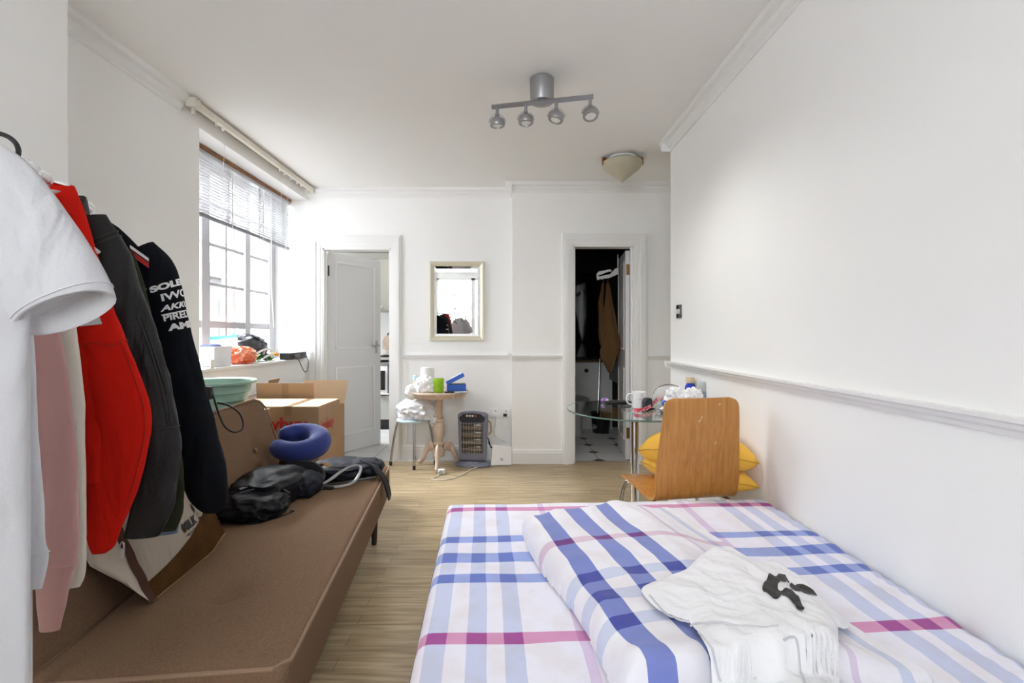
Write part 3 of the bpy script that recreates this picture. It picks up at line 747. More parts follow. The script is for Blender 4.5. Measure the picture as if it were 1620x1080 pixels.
# ================================================================ SOFA BED
def tuft(x, y, pts, r, d): return -sum(d * math.exp(-(((x - a) ** 2 + (y - c) ** 2) / (r * r))) + d * .35 * math.exp(-(abs(y - c) / .02)) * math.exp(-((x - a) / .14) ** 2) for a, c in pts)
M['sofa'] = mat('brown_woven_fabric', (.20, .125, .078), .95, bump=.35, bscale=420, col2=(.14, .084, .050), vscale=230, spec=.2)
M['sofapipe'] = mat('sofa_piping', (.24, .155, .10), .8)
SOFA = (-.515, 1.125, 0); SA = math.radians(6.2)
SOFA_L = 1.76
def sofa():
    t = thing('sofa_bed', 'brown woven fabric sofa bed with button tufts and reclined back', 'sofa', SOFA, SA)
    sx, sy, sz = .575, SOFA_L, .185
    b = rbox(sx, sy, sz, .03, 44)
    tf = [(0, -.55), (0, .0), (0, .55)]
    def f(p):
        k = smooth01((p.z / (sz / 2) - .2) / .8)
        z = p.z + k * (tuft(p.x, p.y, tf, .045, .026) + .012 * math.cos(p.x / sx * PI) * math.cos(p.y / sy * PI) + .003 * nz(p, 7))
        return V(p.x - sx / 2, p.y + sy / 2, z + .415 - sz / 2)
    b.warp(f); b.obj('seat_cushion', M['sofa'], t, ang=60)
    def loop(z, inset): 
        x0, x1, y0, y1 = -sx + inset, -inset, inset, sy - inset; r_ = .03
        return [V(x0 + r_, y0, z), V(x1 - r_, y0, z), V(x1, y0 + r_, z), V(x1, y1 - r_, z), V(x1 - r_, y1, z), V(x0 + r_, y1, z), V(x0, y1 - r_, z), V(x0, y0 + r_, z)]
    b = B(); b.tube(loop(.404, .003), .0055, 8, closed=True); b.obj('piping', M['sofapipe'], t)
    # backrest
    bh, bt = .475, .13; rec = math.radians(19)
    R = Matrix.Translation(V(-sx + .015, sy / 2 - .01, .385)) @ Matrix.Rotation(-rec, 4, 'Y')
    b = rbox(bt, sy - .03, bh, .035, 36)
    tb = [(-.02, -.55), (-.02, .02), (-.02, .57)]
    def g(p):
        k = smooth01((p.x / (bt / 2) - .2) / .8)
        # rounded far and near top corners
        cz = p.z; ey = (sy - .03) / 2 - abs(p.y)
        if p.z > 0 and ey < .12: cz -= (p.z / (bh / 2)) * .035 * (1 - math.sqrt(max(0, 1 - (1 - ey / .12) ** 2)))
        x = p.x + k * (tuft(p.z, p.y, tb, .055, .022) + .015 * math.cos(p.z / bh * PI) * math.cos(p.y / sy * PI))
        return R @ V(x - bt / 2, p.y, cz + bh / 2)
    b.warp(g); b.obj('backrest', M['sofa'], t, ang=60)
    b = B(); ys = (sy - .03) / 2
    lp = [V(-.004, -ys + .006, .02), V(-.004, -ys + .006, bh - .07), V(-.004, -ys + .05, bh - .028), V(-.004, -ys + .12, bh - .006), V(-.004, ys - .12, bh - .006), V(-.004, ys - .05, bh - .028), V(-.004, ys - .006, bh - .07), V(-.004, ys - .006, .02)]
    b.tube([R @ p for p in lp], .005, 6); b.obj('piping', M['sofapipe'], t)
    for (a_, c_) in tb:
        b = B(); q = R @ V(-.006, c_, a_ + bh / 2); b.lathe([(.012, -.004), (.010, .004), (0, .006)], (0, 0, 0), 16, M=Matrix.Translation(q) @ Matrix.Rotation(PI / 2 - rec, 4, 'Y')); b.obj('button', M['sofapipe'], t)
    b = B(); b.box(-sx + .04, -.05, .06, sy - .06, .205, .235); b.box(-sx - .04, -sx + .04, .2, sy - .2, .22, .40); b.obj('frame', M['dark'], t, smooth=False)
    for x in (-.07, -sx + .06):
        for y in (.12, sy - .14):
            b = B(); b.lathe([(.014, 0), (.024, .21)], (x, y, 0), 16); b.obj('leg', mat('dark_wood_leg', (.03, .02, .014), .4), t)
sofa()

# ================================================================ BENT PLYWOOD CHAIR
def chair():
    rz = math.radians(9)
    t = thing('plywood_chair', 'bent orange brown plywood chair with its back to the bed', 'chair', (.862, 2.185, 0), rz)
    # shell: side profile (y forward,z), from back top down round the bend to the seat front
    prof = crom([(0, -.035, .900), (0, -.030, .80), (0, -.010, .68), (0, .010, .56), (0, .018, .50), (0, .030, .452), (0, .062, .428), (0, .12, .424), (0, .22, .436), (0, .33, .447), (0, .39, .444), (0, .425, .430)], 6)
    n = len(prof); b = B(); bm = b.bm; NU = 24
    def hw(i):
        s = i / (n - 1)
        w_ = .180 + .026 * smooth01(s / .35) - .004 * smooth01((s - .3) / .1) + .010 * smooth01((s - .55) / .3)
        return w_
    top = []; bot = []
    for i, p in enumerate(prof):
        tt = (prof[min(i + 1, n - 1)] - prof[max(i - 1, 0)]).normalized(); nn = V(0, -tt.z, tt.y)  # normal toward sitter/up
        if nn.y < 0 and i < 10: nn = -nn
        r1, r2 = [], []
        for k in range(NU + 1):
            u = -1 + 2 * k / NU
            ww = hw(i)
            # rounded corners at the back top and the seat front
            dd = 0
            endd = (prof[i] - prof[0]).length if i < n / 2 else (prof[i] - prof[-1]).length
            rc = .045
            if endd < rc: ww = ww - rc + math.sqrt(max(0, rc * rc - (rc - endd) ** 2)) * 1.0
            bow = .018 * (u * u) * smooth01(1 - i / (n * .45))
            c_ = V(u * ww, p.y, p.z) + V(0, bow, 0)
            r1.append(c_ + nn * .0055); r2.append(c_ - nn * .0055)
        top.append(r1); bot.append(r2)
    ringsx = [a_ + c_[::-1] for a_, c_ in zip(top, bot)]
    b.rings(ringsx); b.obj('shell', M['ply'], t, ang=50)
    # chrome frame: two side hoops
    for s in (-1, 1):
        b = B(); b.tube(crom([(s * .225, .01, 0), (s * .215, .03, .2), (s * .190, .06, .385), (s * .175, .10, .408), (s * .175, .20, .418), (s * .18, .33, .425), (s * .20, .375, .40), (s * .225, .40, .22), (s * .235, .42, 0)], 5), .011, 10); b.obj('leg_hoop', M['chrome'], t)
        for y in (.01, .42):
            b = B(); b.lathe([(.015, 0), (.015, .02)], (s * (.225 if y < .1 else .235), y, 0), 12); b.obj('rubber_foot', M['dark'], t)
    b = B(); b.tube([(-.175, .14, .410), (.175, .14, .410)], .009, 8); b.tube([(-.178, .31, .424 - .004), (.178, .31, .424 - .004)], .009, 8); b.obj('cross_bar', M['chrome'], t)
    sc = mat('worn_spot', (.72, .58, .42), .6)
    for (x, z, l, a_) in ((.075, .872, .012, .5), (-.02, .80, .016, .8), (-.012, .815, .012, .9), (-.085, .745, .008, .3), (.07, .70, .02, 1.3)):
        b = B(); zz = z; pp = min(prof[:40], key=lambda q: abs(q.z - zz)); 
        b.box(-l / 2, l / 2, -.0006, .0006, -.0016, .0016); Rm = Matrix.Translation(V(x, pp.y - .0058 + .018 * (x / .19) ** 2, z)) @ Matrix.Rotation(-a_, 4, 'Y')
        b.warp(lambda p: Rm @ p); b.obj('scratch', sc, t)
chair()
# ---------------------------------------------------------------- cushions
M['yellow'] = mat('mustard_cotton', (.80, .46, .06), .85, bump=.35, bscale=70, sheen=.1)
def cushion(name, label, cs, zc, th, seed, tilt=None):
    """pillow between 4 corners (x,y,z)"""
    cs = [V(*c) for c in cs]; cen = sum(cs, V(0, 0, 0)) / 4
    t = thing(name, label, 'cushion', (cen.x, cen.y, min(c.z for c in cs) - th * .3), 0, 'yellow cushions stacked on the chair')
    b = B(); bm = b.bm; n = 40; tp = []; bt = []
    def P(u, v, s):
        # pull sides in between corners
        uu, vv = u, v
        pin = .06
        a_ = 1 - pin * (1 - abs(v * 2 - 1) ** 2) * abs(u * 2 - 1) ** 3
        c_ = 1 - pin * (1 - abs(u * 2 - 1) ** 2) * abs(v * 2 - 1) ** 3
        uu = .5 + (u - .5) * a_; vv = .5 + (v - .5) * c_
        p = (cs[0] * (1 - uu) + cs[1] * uu) * (1 - vv) + (cs[3] * (1 - uu) + cs[2] * uu) * vv
        f = (max(0, (1 - (2 * u - 1) ** 4) * (1 - (2 * v - 1) ** 4))) ** .42
        e = min(u, 1 - u, v, 1 - v)
        wr = .010 * fold((u * 2, v * 2, s), 2.6, seed) * math.exp(-e * 5) * (1 if e > .02 else 0)
        return p + V(0, 0, s * (th / 2 * f + wr * f) + .006 * nz((u, v, 0), 3, seed))
    for j in range(n + 1):
        tp.append([bm.verts.new(P(i / n, j / n, 1)) for i in range(n + 1)])
    for j in range(n + 1):
        bt.append([tp[j][i] if (i in (0, n) or j in (0, n)) else bm.verts.new(P(i / n, j / n, -1)) for i in range(n + 1)])
    for j in range(n):
        for i in range(n):
            for g, fl in ((tp, 0), (bt, 1)):
                q = [g[j][i], g[j][i + 1], g[j + 1][i + 1], g[j + 1][i]]
                try: bm.faces.new(q[::-1] if fl else q)
                except ValueError: pass
    b.obj('cover', M['yellow'], t, world=True, ang=75)
    b = B(); pts = [P(i / n, 0, 0) for i in range(n)] + [P(1, i / n, 0) for i in range(n)] + [P(1 - i / n, 1, 0) for i in range(n)] + [P(0, 1 - i / n, 0) for i in range(n)]
    b.tube(pts, .003, 6, closed=True); b.obj('seam', mat('mustard_seam', (.55, .30, .04), .8), t, world=True)
cushion('cushion', 'lower mustard yellow cushion lying flat on the plywood chair seat', [(.76, 2.335, .505), (1.138, 2.195, .490), (1.125, 2.58, .505), (.70, 2.57, .505)], .5, .115, 3)
cushion('cushion', 'upper mustard yellow cushion, topmost of the two on the chair', [(.77, 2.33, .630), (1.138, 2.195, .598), (1.10, 2.60, .67), (.662, 2.49, .590)], .6, .17, 8)

# ================================================================ GLASS TABLE
def glass_table():
    t = thing('glass_table', 'round clear glass dining table on a chrome pedestal by the bathroom door', 'table', (.745, 2.86, 0))
    g = mat('table_glass', (.90, .97, .94), .0, trans=1.0, ior=1.5); ge = mat('green_glass_edge', (.25, .42, .36), .08, trans=.5)
    b = B(); b.lathe([(0, .735), (.396, .735), (.3985, .737), (.3985, .743), (.396, .745), (0, .745)], seg=96); b.obj('glass_top', g, t, ang=30)
    b = B(); b.lathe([(.3988, .7365), (.4, .738), (.4, .742), (.3988, .7435)], seg=96, caps=False); b.obj('glass_rim', ge, t)
    b = B(); b.lathe([(.024, .02), (.024, .715), (.06, .722), (.09, .730), (.09, .7345), (0, .7345)], seg=32); b.obj('pedestal', M['chrome'], t)
    b = B(); b.lathe([(.20, 0), (.20, .008), (.17, .016), (.03, .028), (0, .03)], seg=48); b.obj('base_disc', M['chrome'], t)
glass_table()
TZ = .7452
def at(px, py, z): return pz(px, py, z)
def mug():
    p = at(1011, 645, TZ)
    t = thing('coffee_mug', 'white ceramic mug with handle and tiny blue mark on the glass table', 'mug', (p.x, p.y, TZ))
    c = mat('white_ceramic', (.86, .86, .86), .15, coat=.3)
    r, h = .040, .098
    b = B(); b.lathe([(0, 0), (r - .004, 0), (r, .004), (r, h - .001), (r - .0015, h), (r - .0035, h - .001), (r - .0035, .006), (0, .005)], seg=40); b.obj('body', c, t)
    b = B(); b.tube(crom([(-r + .002, 0, .080), (-r - .018, 0, .084), (-r - .032, 0, .066), (-r - .034, 0, .048), (-r - .026, 0, .028), (-r + .002, 0, .018)], 6), .0052, 8, flat=(1.3, .9)); b.obj('handle', c, t)
    b = B()
    for i in range(9):
        a_ = -PI / 2 - .35 + i * .13; x, y = math.cos(a_) * (r + .0003), math.sin(a_) * (r + .0003)
        Mx = Matrix.Translation(V(x, y, .055)) @ Matrix.Rotation(a_ + PI / 2, 4, 'Z'); b.box(-.0016, .0016, -.0003, .0003, -.0016, .0016, M=Mx)
    b.obj('mark', mat('pale_blue_ink', (.25, .3, .5), .4), t)
mug()
def bottle_blue():
    p = pY(1092, 628, 2.95); p.z = TZ; p = V((1092 - 805) * 2.98 / F, 2.98, TZ)
    t = thing('drinking_bottle', 'cobalt blue bottle with a pale wooden cap on the glass table', 'bottle', tuple(p))
    b = B(); b.lathe([(0, 0), (.028, 0), (.031, .004), (.031, .110), (.029, .124), (.023, .134), (.022, .140), (0, .140)], seg=36); b.obj('body', mat('cobalt_enamel', (.02, .04, .42), .25, .4), t)
    b = B(); b.lathe([(.024, .140), (.0265, .142), (.0265, .172), (.025, .175), (0, .175)], seg=32); b.obj('cap', mat('pale_bamboo', (.68, .54, .34), .6, var=.15, vscale=30), t)
    p = V((1111 - 805) * 2.86 / F, 2.86, TZ)
    t = thing('insulated_tumbler', 'pale blue tumbler with a frosted clear lid beside the wall', 'tumbler', tuple(p))
    b = B(); b.lathe([(0, 0), (.031, 0), (.034, .004), (.035, .106), (0, .106)], seg=36); b.obj('body', mat('powder_blue_paint', (.30, .42, .47), .35), t)
    b = B(); b.lathe([(.0345, .106), (.0355, .108), (.0345, .158), (.032, .162), (0, .163)], seg=36); b.obj('lid', mat('frosted_lid', (.62, .64, .63), .3, trans=.3), t)
bottle_blue()
def table_clutter():
    z = TZ
    # remote control
    p = at(968, 640, z); t = thing('remote_control', 'flat black remote control near the far rim of the glass table', 'remote', (p.x + .04, p.y + .02, z), .12)
    b = B(); b.box(-.085, .085, -.022, .022, 0, .020, .005); b.obj('case', M['black'], t)
    b = B()
    for i in range(8):
        for j in range(3): b.box(-.07 + i * .018, -.062 + i * .018, -.014 + j * .011, -.008 + j * .011, .0198, .0215)
    b.obj('buttons', mat('button_rubber', (.05, .05, .055), .6), t)
    p = at(967, 638, z); t = thing('earphone_case', 'small glossy purple and white charging pod left of the remote', 'gadget', (p.x - .035, p.y + .03, z))
    b = rbox(.048, .035, .03, .013, 8); b.warp(lambda q: q + V(0, 0, .015)); b.obj('case', mat('violet_gloss', (.32, .16, .50), .2), t)
    b = rbox(.018, .003, .018, .0014, 4); b.warp(lambda q: q + V(.012, -.0175, .017)); b.obj('light_dot', mat('pale_pink_dot', (.85, .65, .85), .3), t)
    # black pouch
    p = V((1024 - 805) * 2.83 / F, 2.83, z); t = thing('charger_block', 'dark slate charger block standing behind the mug', 'charger', tuple(p), .3)
    b = B(); b.prism([(-.024, 0), (.024, 0), (.026, .05), (.018, .068), (-.012, .068), (-.026, .048)], 'y', -.018, .018); b.warp(lambda q: q); b.obj('body', mat('slate_plastic', (.03, .035, .045), .45), t, smooth=False, bev=.003)
    b = B(); b.box(-.02, .03, -.028, .0, 0, .012, .003); b.obj('foot', M['black'], t)
    # lanyard
    t0 = at(1004, 653, z)
    t = thing('lanyard', 'crumpled red lanyard ribbon printed with white marks in front of the mug', 'lanyard', (t0.x + .06, t0.y, z))
    zs = [(1003, 652, .010), (1012, 653, .012), (1022, 651, .014), (1030, 648, .020), (1036, 644, .030), (1041, 641, .036), (1047, 642, .038), (1055, 646, .030), (1062, 650, .012)]
    pts = []
    for px, py, h in zs:
        q = at(px, py, z); pts.append(V(q.x, q.y, z + h + .004))
    pp = crom(pts, 8); b = B(); b.ribbon(pp, .020, .0015, up=(0, -1, .25)); 
    mR, N, L, P = nodes('red_printed_ribbon'); tc = N.new('ShaderNodeTexCoord'); wv = N.new('ShaderNodeTexNoise'); wv.inputs['Scale'].default_value = 95; wv.inputs['Detail'].default_value = 1; L.new(tc.outputs['Object'], wv.inputs['Vector'])
    r_ = N.new('ShaderNodeValToRGB'); r_.color_ramp.interpolation = 'CONSTANT'; r_.color_ramp.elements[0].color = (.55, .01, .04, 1); r_.color_ramp.elements[1].position = .58; r_.color_ramp.elements[1].color = (.85, .75, .78, 1); L.new(wv.outputs[0], r_.inputs[0]); L.new(r_.outputs[0], P.inputs['Base Color']); P.inputs['Roughness'].default_value = .5
    b.obj('ribbon', mR, t, world=True)
    q = pts[-1]; b = B(); b.tube(crom([q + V(.0, 0, 0), q + V(.01, -.01, -.002), q + V(.02, -.005, -.004), q + V(.015, .008, -.004)], 5, closed=True), .0016, 6); b.obj('metal_clip', M['steel'], t, world=True)
    # glass tealight / small clear dish
    q = at(1045, 654, z); t = thing('glass_dish', 'small clear glass dish beside the red lanyard', 'dish', (q.x, q.y, z))
    b = B(); b.lathe([(0, 0), (.022, 0), (.030, .010), (.034, .028), (.032, .029), (.027, .012), (0, .006)], seg=32); b.obj('bowl', mat('clear_glassware', (.95, .95, .95), .02, trans=.95), t)
    # clear zip pouch (dome)
    clear = mat('clear_film', (.92, .93, .92), .12, trans=.0, alpha=.28)
    c = V((1058 - 805) * 3.0 / F, 3.0, z)
    t = thing('clear_pouch', 'transparent domed plastic pouch with a brown zip edge behind the lanyard', 'pouch', tuple(c), -.1)
    b = lump((0, 0, .055), (.105, .05, .075), .05, 1.5, 3, 4, flat=.001); b.obj('film', clear, t, ang=80)
    b = B(); b.tube([V(.100 * math.cos(q_), -.012, .052 + .078 * math.sin(q_)) for q_ in [PI * .92 - i * .062 * PI / 1 for i in range(11)]], .0025, 6); b.obj('zip', mat('maroon_zip', (.10, .02, .02), .5), t)
    b = B(); b.box(.018, .038, -.062, -.058, .058, .066, .001); b.obj('zip_pull', M['black'], t)
    b = B(); b.rings([[V(-.052 + .010 * math.cos(a_) * s, -.056, .040 + .012 * math.sin(a_) * s) for s in (.75, 1)] for a_ in [i * PI / 8 for i in range(16)]], closed=True)
    b.obj('buckle', M['black'], t)
    # blue tape / wrapper ring
    c = V((1052 - 805) * 2.68 / F, 2.68, z)
    t = thing('wrapper_roll', 'small blue and white wrapper roll just left of the chair back', 'roll', (c.x, c.y, z))
    b = B(); Ry = Matrix.Translation(V(0, 0, .0165 + .04)) @ Matrix.Rotation(PI / 2, 4, 'X'); b.lathe([(.010, -.012), (.0165, -.012), (.0165, .012), (.010, .012)], seg=24, M=Ry, caps=False); b.obj('roll', mat('bright_blue_film', (.03, .16, .70), .3), t)
    b = lump((0, .0, .02), (.028, .02, .021), .12, 2, 5, 3, flat=0.0005); b.obj('paper_core', M['white'], t)
    # tissue bags
    film = mat('white_film_bag', (.84, .84, .86), .35, bump=.4, bscale=60)
    for i, (px, Y, w_, h, lab, sd) in enumerate(((1070, 2.80, .050, .105, 'crumpled white film bag behind the left part of the chair back', 2), (1096, 2.72, .042, .110, 'crumpled white tissue packet in front of the blue bottle', 6))):
        c = V((px - 805) * Y / F, Y, z); t = thing('plastic_packet', lab, 'packet', tuple(c), 0, 'white packets on the glass table')
        b = lump((0, 0, h * .58), (w_ * 1.1, .045, h * .58), .26, 2.9, sd, 5, flat=.0008, sharp=True, power=.8); b.obj('film', film, t, ang=50)
        b = lump((w_ * .6, -.01, h * 1.0), (.018, .012, .016), .3, 2, sd + 3, 3); b.obj('twist', film, t, ang=50)
table_clutter()
# ================================================================ BACK OF THE ROOM
def pedestal_table():
    t = thing('pedestal_table', 'small round limed pine table on a turned pedestal with three scroll feet', 'table', (-.628, 4.335, 0))
    m = M['pine']
    b = B(); b.lathe([(0, .640), (.208, .640), (.225, .632), (.234, .634), (.244, .655), (.259, .666), (.263, .676), (.259, .686), (0, .686)], seg=64); b.obj('tabletop', m, t)
    b = B(); b.lathe([(.05, .10), (.052, .13), (.040, .165), (.030, .185), (.046, .205), (.046, .215), (.028, .225), (.030, .245), (.046, .285), (.052, .33), (.050, .37), (.034, .40), (.048, .412), (.048, .424), (.032, .436), (.044, .452), (.032, .47), (.034, .50), (.038, .638), (.10, .640)], seg=32); b.obj('column', m, t)
    for k, a in enumerate((-PI / 2 + .05, PI / 6 + .05, PI * 5 / 6 + .05)):
        b = B(); pr = [(.030, .155, .050), (.075, .185, .044), (.125, .165, .038), (.150, .120, .036), (.165, .075, .036), (.185, .042, .034), (.205, .026, .034), (.222, .022, .028)]
        hh = [.045, .042, .038, .036, .030, .024, .020, .022]
        rs = []
        for (r_, z_, w_), h_ in zip(pr, hh):
            rs.append([V(r_ + h_ * .5 * math.sin(q) * .6, w_ * .5 * math.cos(q), z_ + h_ * math.sin(q)) for q in [2 * PI * i / 12 for i in range(12)]])
        rs2 = []
        for i in range(len(rs) - 1):
            for f in (0, .5): rs2.append([x * (1 - f) + y * f for x, y in zip(rs[i], rs[i + 1])])
        rs2.append(rs[-1])
        b.rings(rs2); R = Matrix.Rotation(a, 4, 'Z'); b.warp(lambda p: R @ V(p.x, p.y, max(0, p.z))); b.obj('scroll_leg', m, t, subsurf=1)
pedestal_table()
PT = .6865
def on_table():
    film = mat('thin_white_bag', (.86, .86, .86), .3, bump=.5, bscale=45, alpha=.93)
    def P(px, Y): return ((px - 805) * (Y + .08) / F, Y + .08, PT)
    t = thing('paper_roll', 'tall white kitchen roll in crumpled plastic on the pedestal table', 'paper roll', P(676, 4.15))
    b = B(); b.lathe([(.0, 0), (.052, 0), (.056, .01), (.056, .20), (.05, .212), (.02, .214), (.018, .20), (0, .20)], seg=32)
    b.warp(lambda p: V(p.x * (1 + .09 * nz(p, 18, 1)), p.y * (1 + .09 * nz(p, 18, 5)), p.z)); b.obj('roll', mat('tissue_white', (.86, .86, .85), .8, bump=.6, bscale=70), t)
    b = lump((-.005, -.03, .055), (.085, .06, .085), .22, 2.4, 4, 4, flat=.001, sharp=True); b.obj('loose_wrap', film, t, ang=45)
    t = thing('green_cup', 'lime green cup with mottled pattern on the pedestal table', 'cup', P(694, 4.10))
    b = B(); b.lathe([(0, 0), (.037, 0), (.040, .004), (.046, .118), (.044, .119), (.038, .008), (0, .008)], seg=36); b.obj('cup_body', mat('lime_plastic', (.36, .62, .03), .35, col2=(.24, .46, .02), vscale=45), t)
    t = thing('blue_box', 'open bright blue presentation box with its lid tilted up on the pedestal table', 'box', P(722, 4.25), .12)
    blue = mat('royal_blue_card', (.035, .14, .58), .35)
    b = B()
    X, Y, Z, e = .085, .055, .055, .003
    b.box(-X, X, -Y, -Y + e, 0, Z); b.box(-X, X, Y - e, Y, 0, Z); b.box(-X, -X + e, -Y, Y, 0, Z); b.box(X - e, X, -Y, Y, 0, Z); b.box(-X, X, -Y, Y, 0, e); b.obj('tray', blue, t, smooth=False)
    R = Matrix.Translation(V(-X + .006, 0, Z - .004)) @ Matrix.Rotation(-math.radians(27), 4, 'Y')
    b = B(); b.box(0, 2 * X, -Y, Y, .032, .035); b.box(0, 2 * X, -Y - .001, -Y + e, 0, .034); b.box(0, 2 * X, Y - e, Y + .001, 0, .034); b.box(2 * X - e, 2 * X, -Y, Y, 0, .034); b.box(0, e, -Y, Y, 0, .034); b.warp(lambda p: R @ p); b.obj('lid', blue, t, smooth=False)
    b = B(); b.box(0.006, 2 * X - .004, -Y + e, Y - e, .0345, .037); b.warp(lambda p: R @ p); b.obj('lid_lining', mat('pale_grey_card', (.62, .66, .72), .5), t, smooth=False)
    b = B(); b.box(-X + .01, X - .008, -Y + .008, Y - .008, .01, .06); b.obj('black_insert', M['black'], t, smooth=False)
    t = thing('phone', 'small dark phone lying at the front edge of the pedestal table', 'phone', P(711, 4.07), .1)
    b = B(); b.box(-.04, .04, -.022, .022, 0, .010, .003); b.obj('case', M['black'], t)
    t = thing('leaflet', 'pale blue folded leaflet under the blue box on the pedestal table', 'leaflet', P(729, 4.10), .45)
    b = B(); b.prism([(-.06, 0), (0, .004), (.06, 0), (.06, .0012), (0, .0052), (-.06, .0012)], 'y', -.045, .045); b.obj('sheet', mat('leaflet_blue', (.55, .64, .80), .5, col2=(.75, .78, .84), vscale=14), t, smooth=False)
    t = thing('paper_bag', 'white folded paper packaging hanging over the left edge of the pedestal table', 'packaging', P(658, 4.22))
    b = B(); b.box(-.07, .03, -.06, .05, .001, .028, .006); b.box(-.055, .05, -.05, .06, .030, .052, .006)
    b.warp(lambda p: p + V(0, 0, .008 * nz(p, 12, 3) + .004)); b.obj('folded_card', mat('white_card', (.82, .82, .82), .6), t)
    b = lump((-.02, -.06, -.0), (.05, .022, .06), .2, 2.2, 12, 4, sharp=True); b.warp(lambda p: p + V(0, -.045, 0)); b.obj('loose_sheet', film, t, ang=45)
    t = thing('lotion_bottle', 'small clear bottle with pale blue cap behind the white roll', 'bottle', P(657, 4.32))
    b = B(); b.lathe([(0, 0), (.018, 0), (.020, .003), (.020, .075), (.012, .082), (0, .082)], seg=24); b.obj('body', mat('cream_lotion', (.70, .62, .48), .3), t)
    b = B(); b.lathe([(.018, .082), (.022, .084), (.022, .125), (.016, .130), (0, .13)], seg=24); b.obj('cap', mat('sky_blue_cap', (.50, .70, .82), .3), t)
on_table()
def stool():
    t = thing('stool', 'low round pale blue stool on thin splayed steel legs', 'stool', (-.865, 4.42, 0))
    b = B(); b.lathe([(0, .398), (.150, .398), (.158, .404), (.158, .416), (.150, .422), (0, .424)], seg=48); b.obj('seat', mat('pale_blue_seat', (.52, .64, .70), .4), t)
    for (x, y) in ((-.205, -.04), (.034, -.18), (.19, .0), (-.03, .155)):
        d = V(x, y, 0); b = B(); b.tube(crom([d * .58 + V(0, 0, .399), d * .72 + V(0, 0, .385), d * .86 + V(0, 0, .24), d * .96 + V(0, 0, .10), d + V(0, 0, 0.01)], 6), .0105, 12); lo = b.obj('leg', M['steel'], t)
        b = B(); b.lathe([(.013, 0), (.014, .035), (.010, .036)], (x, y, 0), 14); b.obj('rubber_foot', M['dark'], lo)
stool()
t = thing('carrier_bag', 'bulging translucent white carrier bag slumped on the blue stool', 'plastic bag', (-.83, 4.40, .425))
M['film'] = mat('milky_film', (.80, .81, .83), .25, bump=.6, bscale=40, alpha=.9)
b = lump((-.0, 0, .075), (.165, .13, .115), .20, 2.0, 21, 5, flat=.002, sharp=True); b.warp(lambda p: p + V(.04 * max(0, .08 - p.z) / .08 * (1 if p.x > .05 else 0), 0, 0)); b.obj('bag_body', M['film'], t, ang=40)
b = lump((.165, -.03, -.0), (.045, .07, .07), .25, 2.4, 31, 4, sharp=True); b.obj('overhang', M['film'], t, ang=40)
b = lump((.03, -.125, .04), (.05, .010, .035), .2, 2, 5, 3); b.obj('printed_panel', mat('faded_blue_print', (.45, .50, .72), .5, col2=(.85, .85, .88), vscale=60), t)

def heater():
    t = thing('electric_heater', 'upright grey halogen heater with three wire guarded bars standing by the wall', 'heater', (-.325, 4.40, 0), -.10)
    g = mat('slate_lilac_plastic', (.19, .20, .26), .35); dk = mat('heater_dark', (.03, .03, .036), .4)
    b = B(); b.lathe([(0, 0), (.165, 0), (.172, .008), (.160, .024), (.11, .040), (0, .045)], seg=48); b.warp(lambda p: V(p.x * 1.0, p.y * .60, p.z)); b.obj('base', g, t)
    def outline(w0, w1, z0, z1, arch, n=12):
        pts = [(-w0, z0), (w0, z0)]
        pts += [(w0 + (w1 - w0) * i / n, z0 + (z1 - arch - z0) * i / n) for i in range(1, n)]
        pts += [(w1 * math.cos(a_), z1 - arch + arch * math.sin(a_) ** .8) for a_ in [PI * i / 20 for i in range(21)]]
        pts += [(-(w0 + (w1 - w0) * i / n), z0 + (z1 - arch - z0) * i / n) for i in range(n - 1, 0, -1)]
        return pts
    O = outline(.122, .136, .045, .488, .035)
    def ring(scale, y, dz=0):
        cz = .26; return [V(x * scale, y, cz + (z - cz) * scale + dz) for x, z in O]
    b = B(); b.rings([ring(.90, .055), ring(.98, .045), ring(1.0, .02), ring(1.0, -.03), ring(.97, -.045), ring(.92, -.052)]); b.obj('housing', g, t, ang=50)
    b = B(); b.box(-.098, .098, -.056, -.045, .115, .405, .004); b.obj('reflector_panel', dk, t)
    b = B(); b.prism([(-.108, .405), (.108, .405), (.118, .44), (.08, .472), (0, .480), (-.08, .472), (-.118, .44)], 'y', -.060, -.048); b.obj('control_panel', dk, t, smooth=False)
    for i, z in enumerate((.160, .225, .290, .355)):
        b = B(); b.prism([(-.056, z - .026), (-.0575, z - .02), (-.062, z), (-.0575, z + .02), (-.056, z + .026)], 'x', -.090, .090)
        b.warp(lambda p: V(p.x, p.y, p.z)); b2 = B(); b2.box(-.088, .088, -.060, -.0555, z - .024, z + .024, .002); b2.obj('reflector', mat('brown_reflector', (.20, .17, .13), .2, .8), t); b.bm.free()
        b = B(); b.tube([(-.088, -.068, z), (.088, -.068, z)], .005, 10); b.obj('quartz_tube', mat('quartz', (.30, .28, .25), .2, .3), t)
    b = B()
    for i in range(4): z = .128 + i * .088; b.tube([(-.098, -.078, z), (.098, -.078, z)], .0016, 6)
    for i in range(9): x = -.096 + i * .024; b.tube([(x, -.078, .118), (x, -.078, .402)], .0012, 6)
    b.obj('wire_guard', M['steel'], t)
    for i, x in enumerate((-.045, -.020, .005, .032)):
        b = B(); b.box(x - .008, x + .008, -.066, -.059, .448, .464, .002); b.obj('rocker_switch', mat('switch_white', (.75, .72, .68), .4) if i < 3 else mat('switch_red', (.5, .09, .04), .4), t)
    b = B()
    for i in range(5): b.tube([V(-.03 + i * .02, -.045 - .006 * i % .03, .043), V(-.02 + i * .02, -.07, .036)], .004, 6)
    b.obj('tilt_pads', mat('pale_lilac_pad', (.45, .46, .52), .5), t)
    b = B(); b.tube([(.13, .03, .40), (.155, .04, .38), (.16, .04, .30), (.14, .03, .27)], .010, 8); b.obj('carry_handle', mat('tan_handle', (.45, .33, .20), .5), t)
heater()
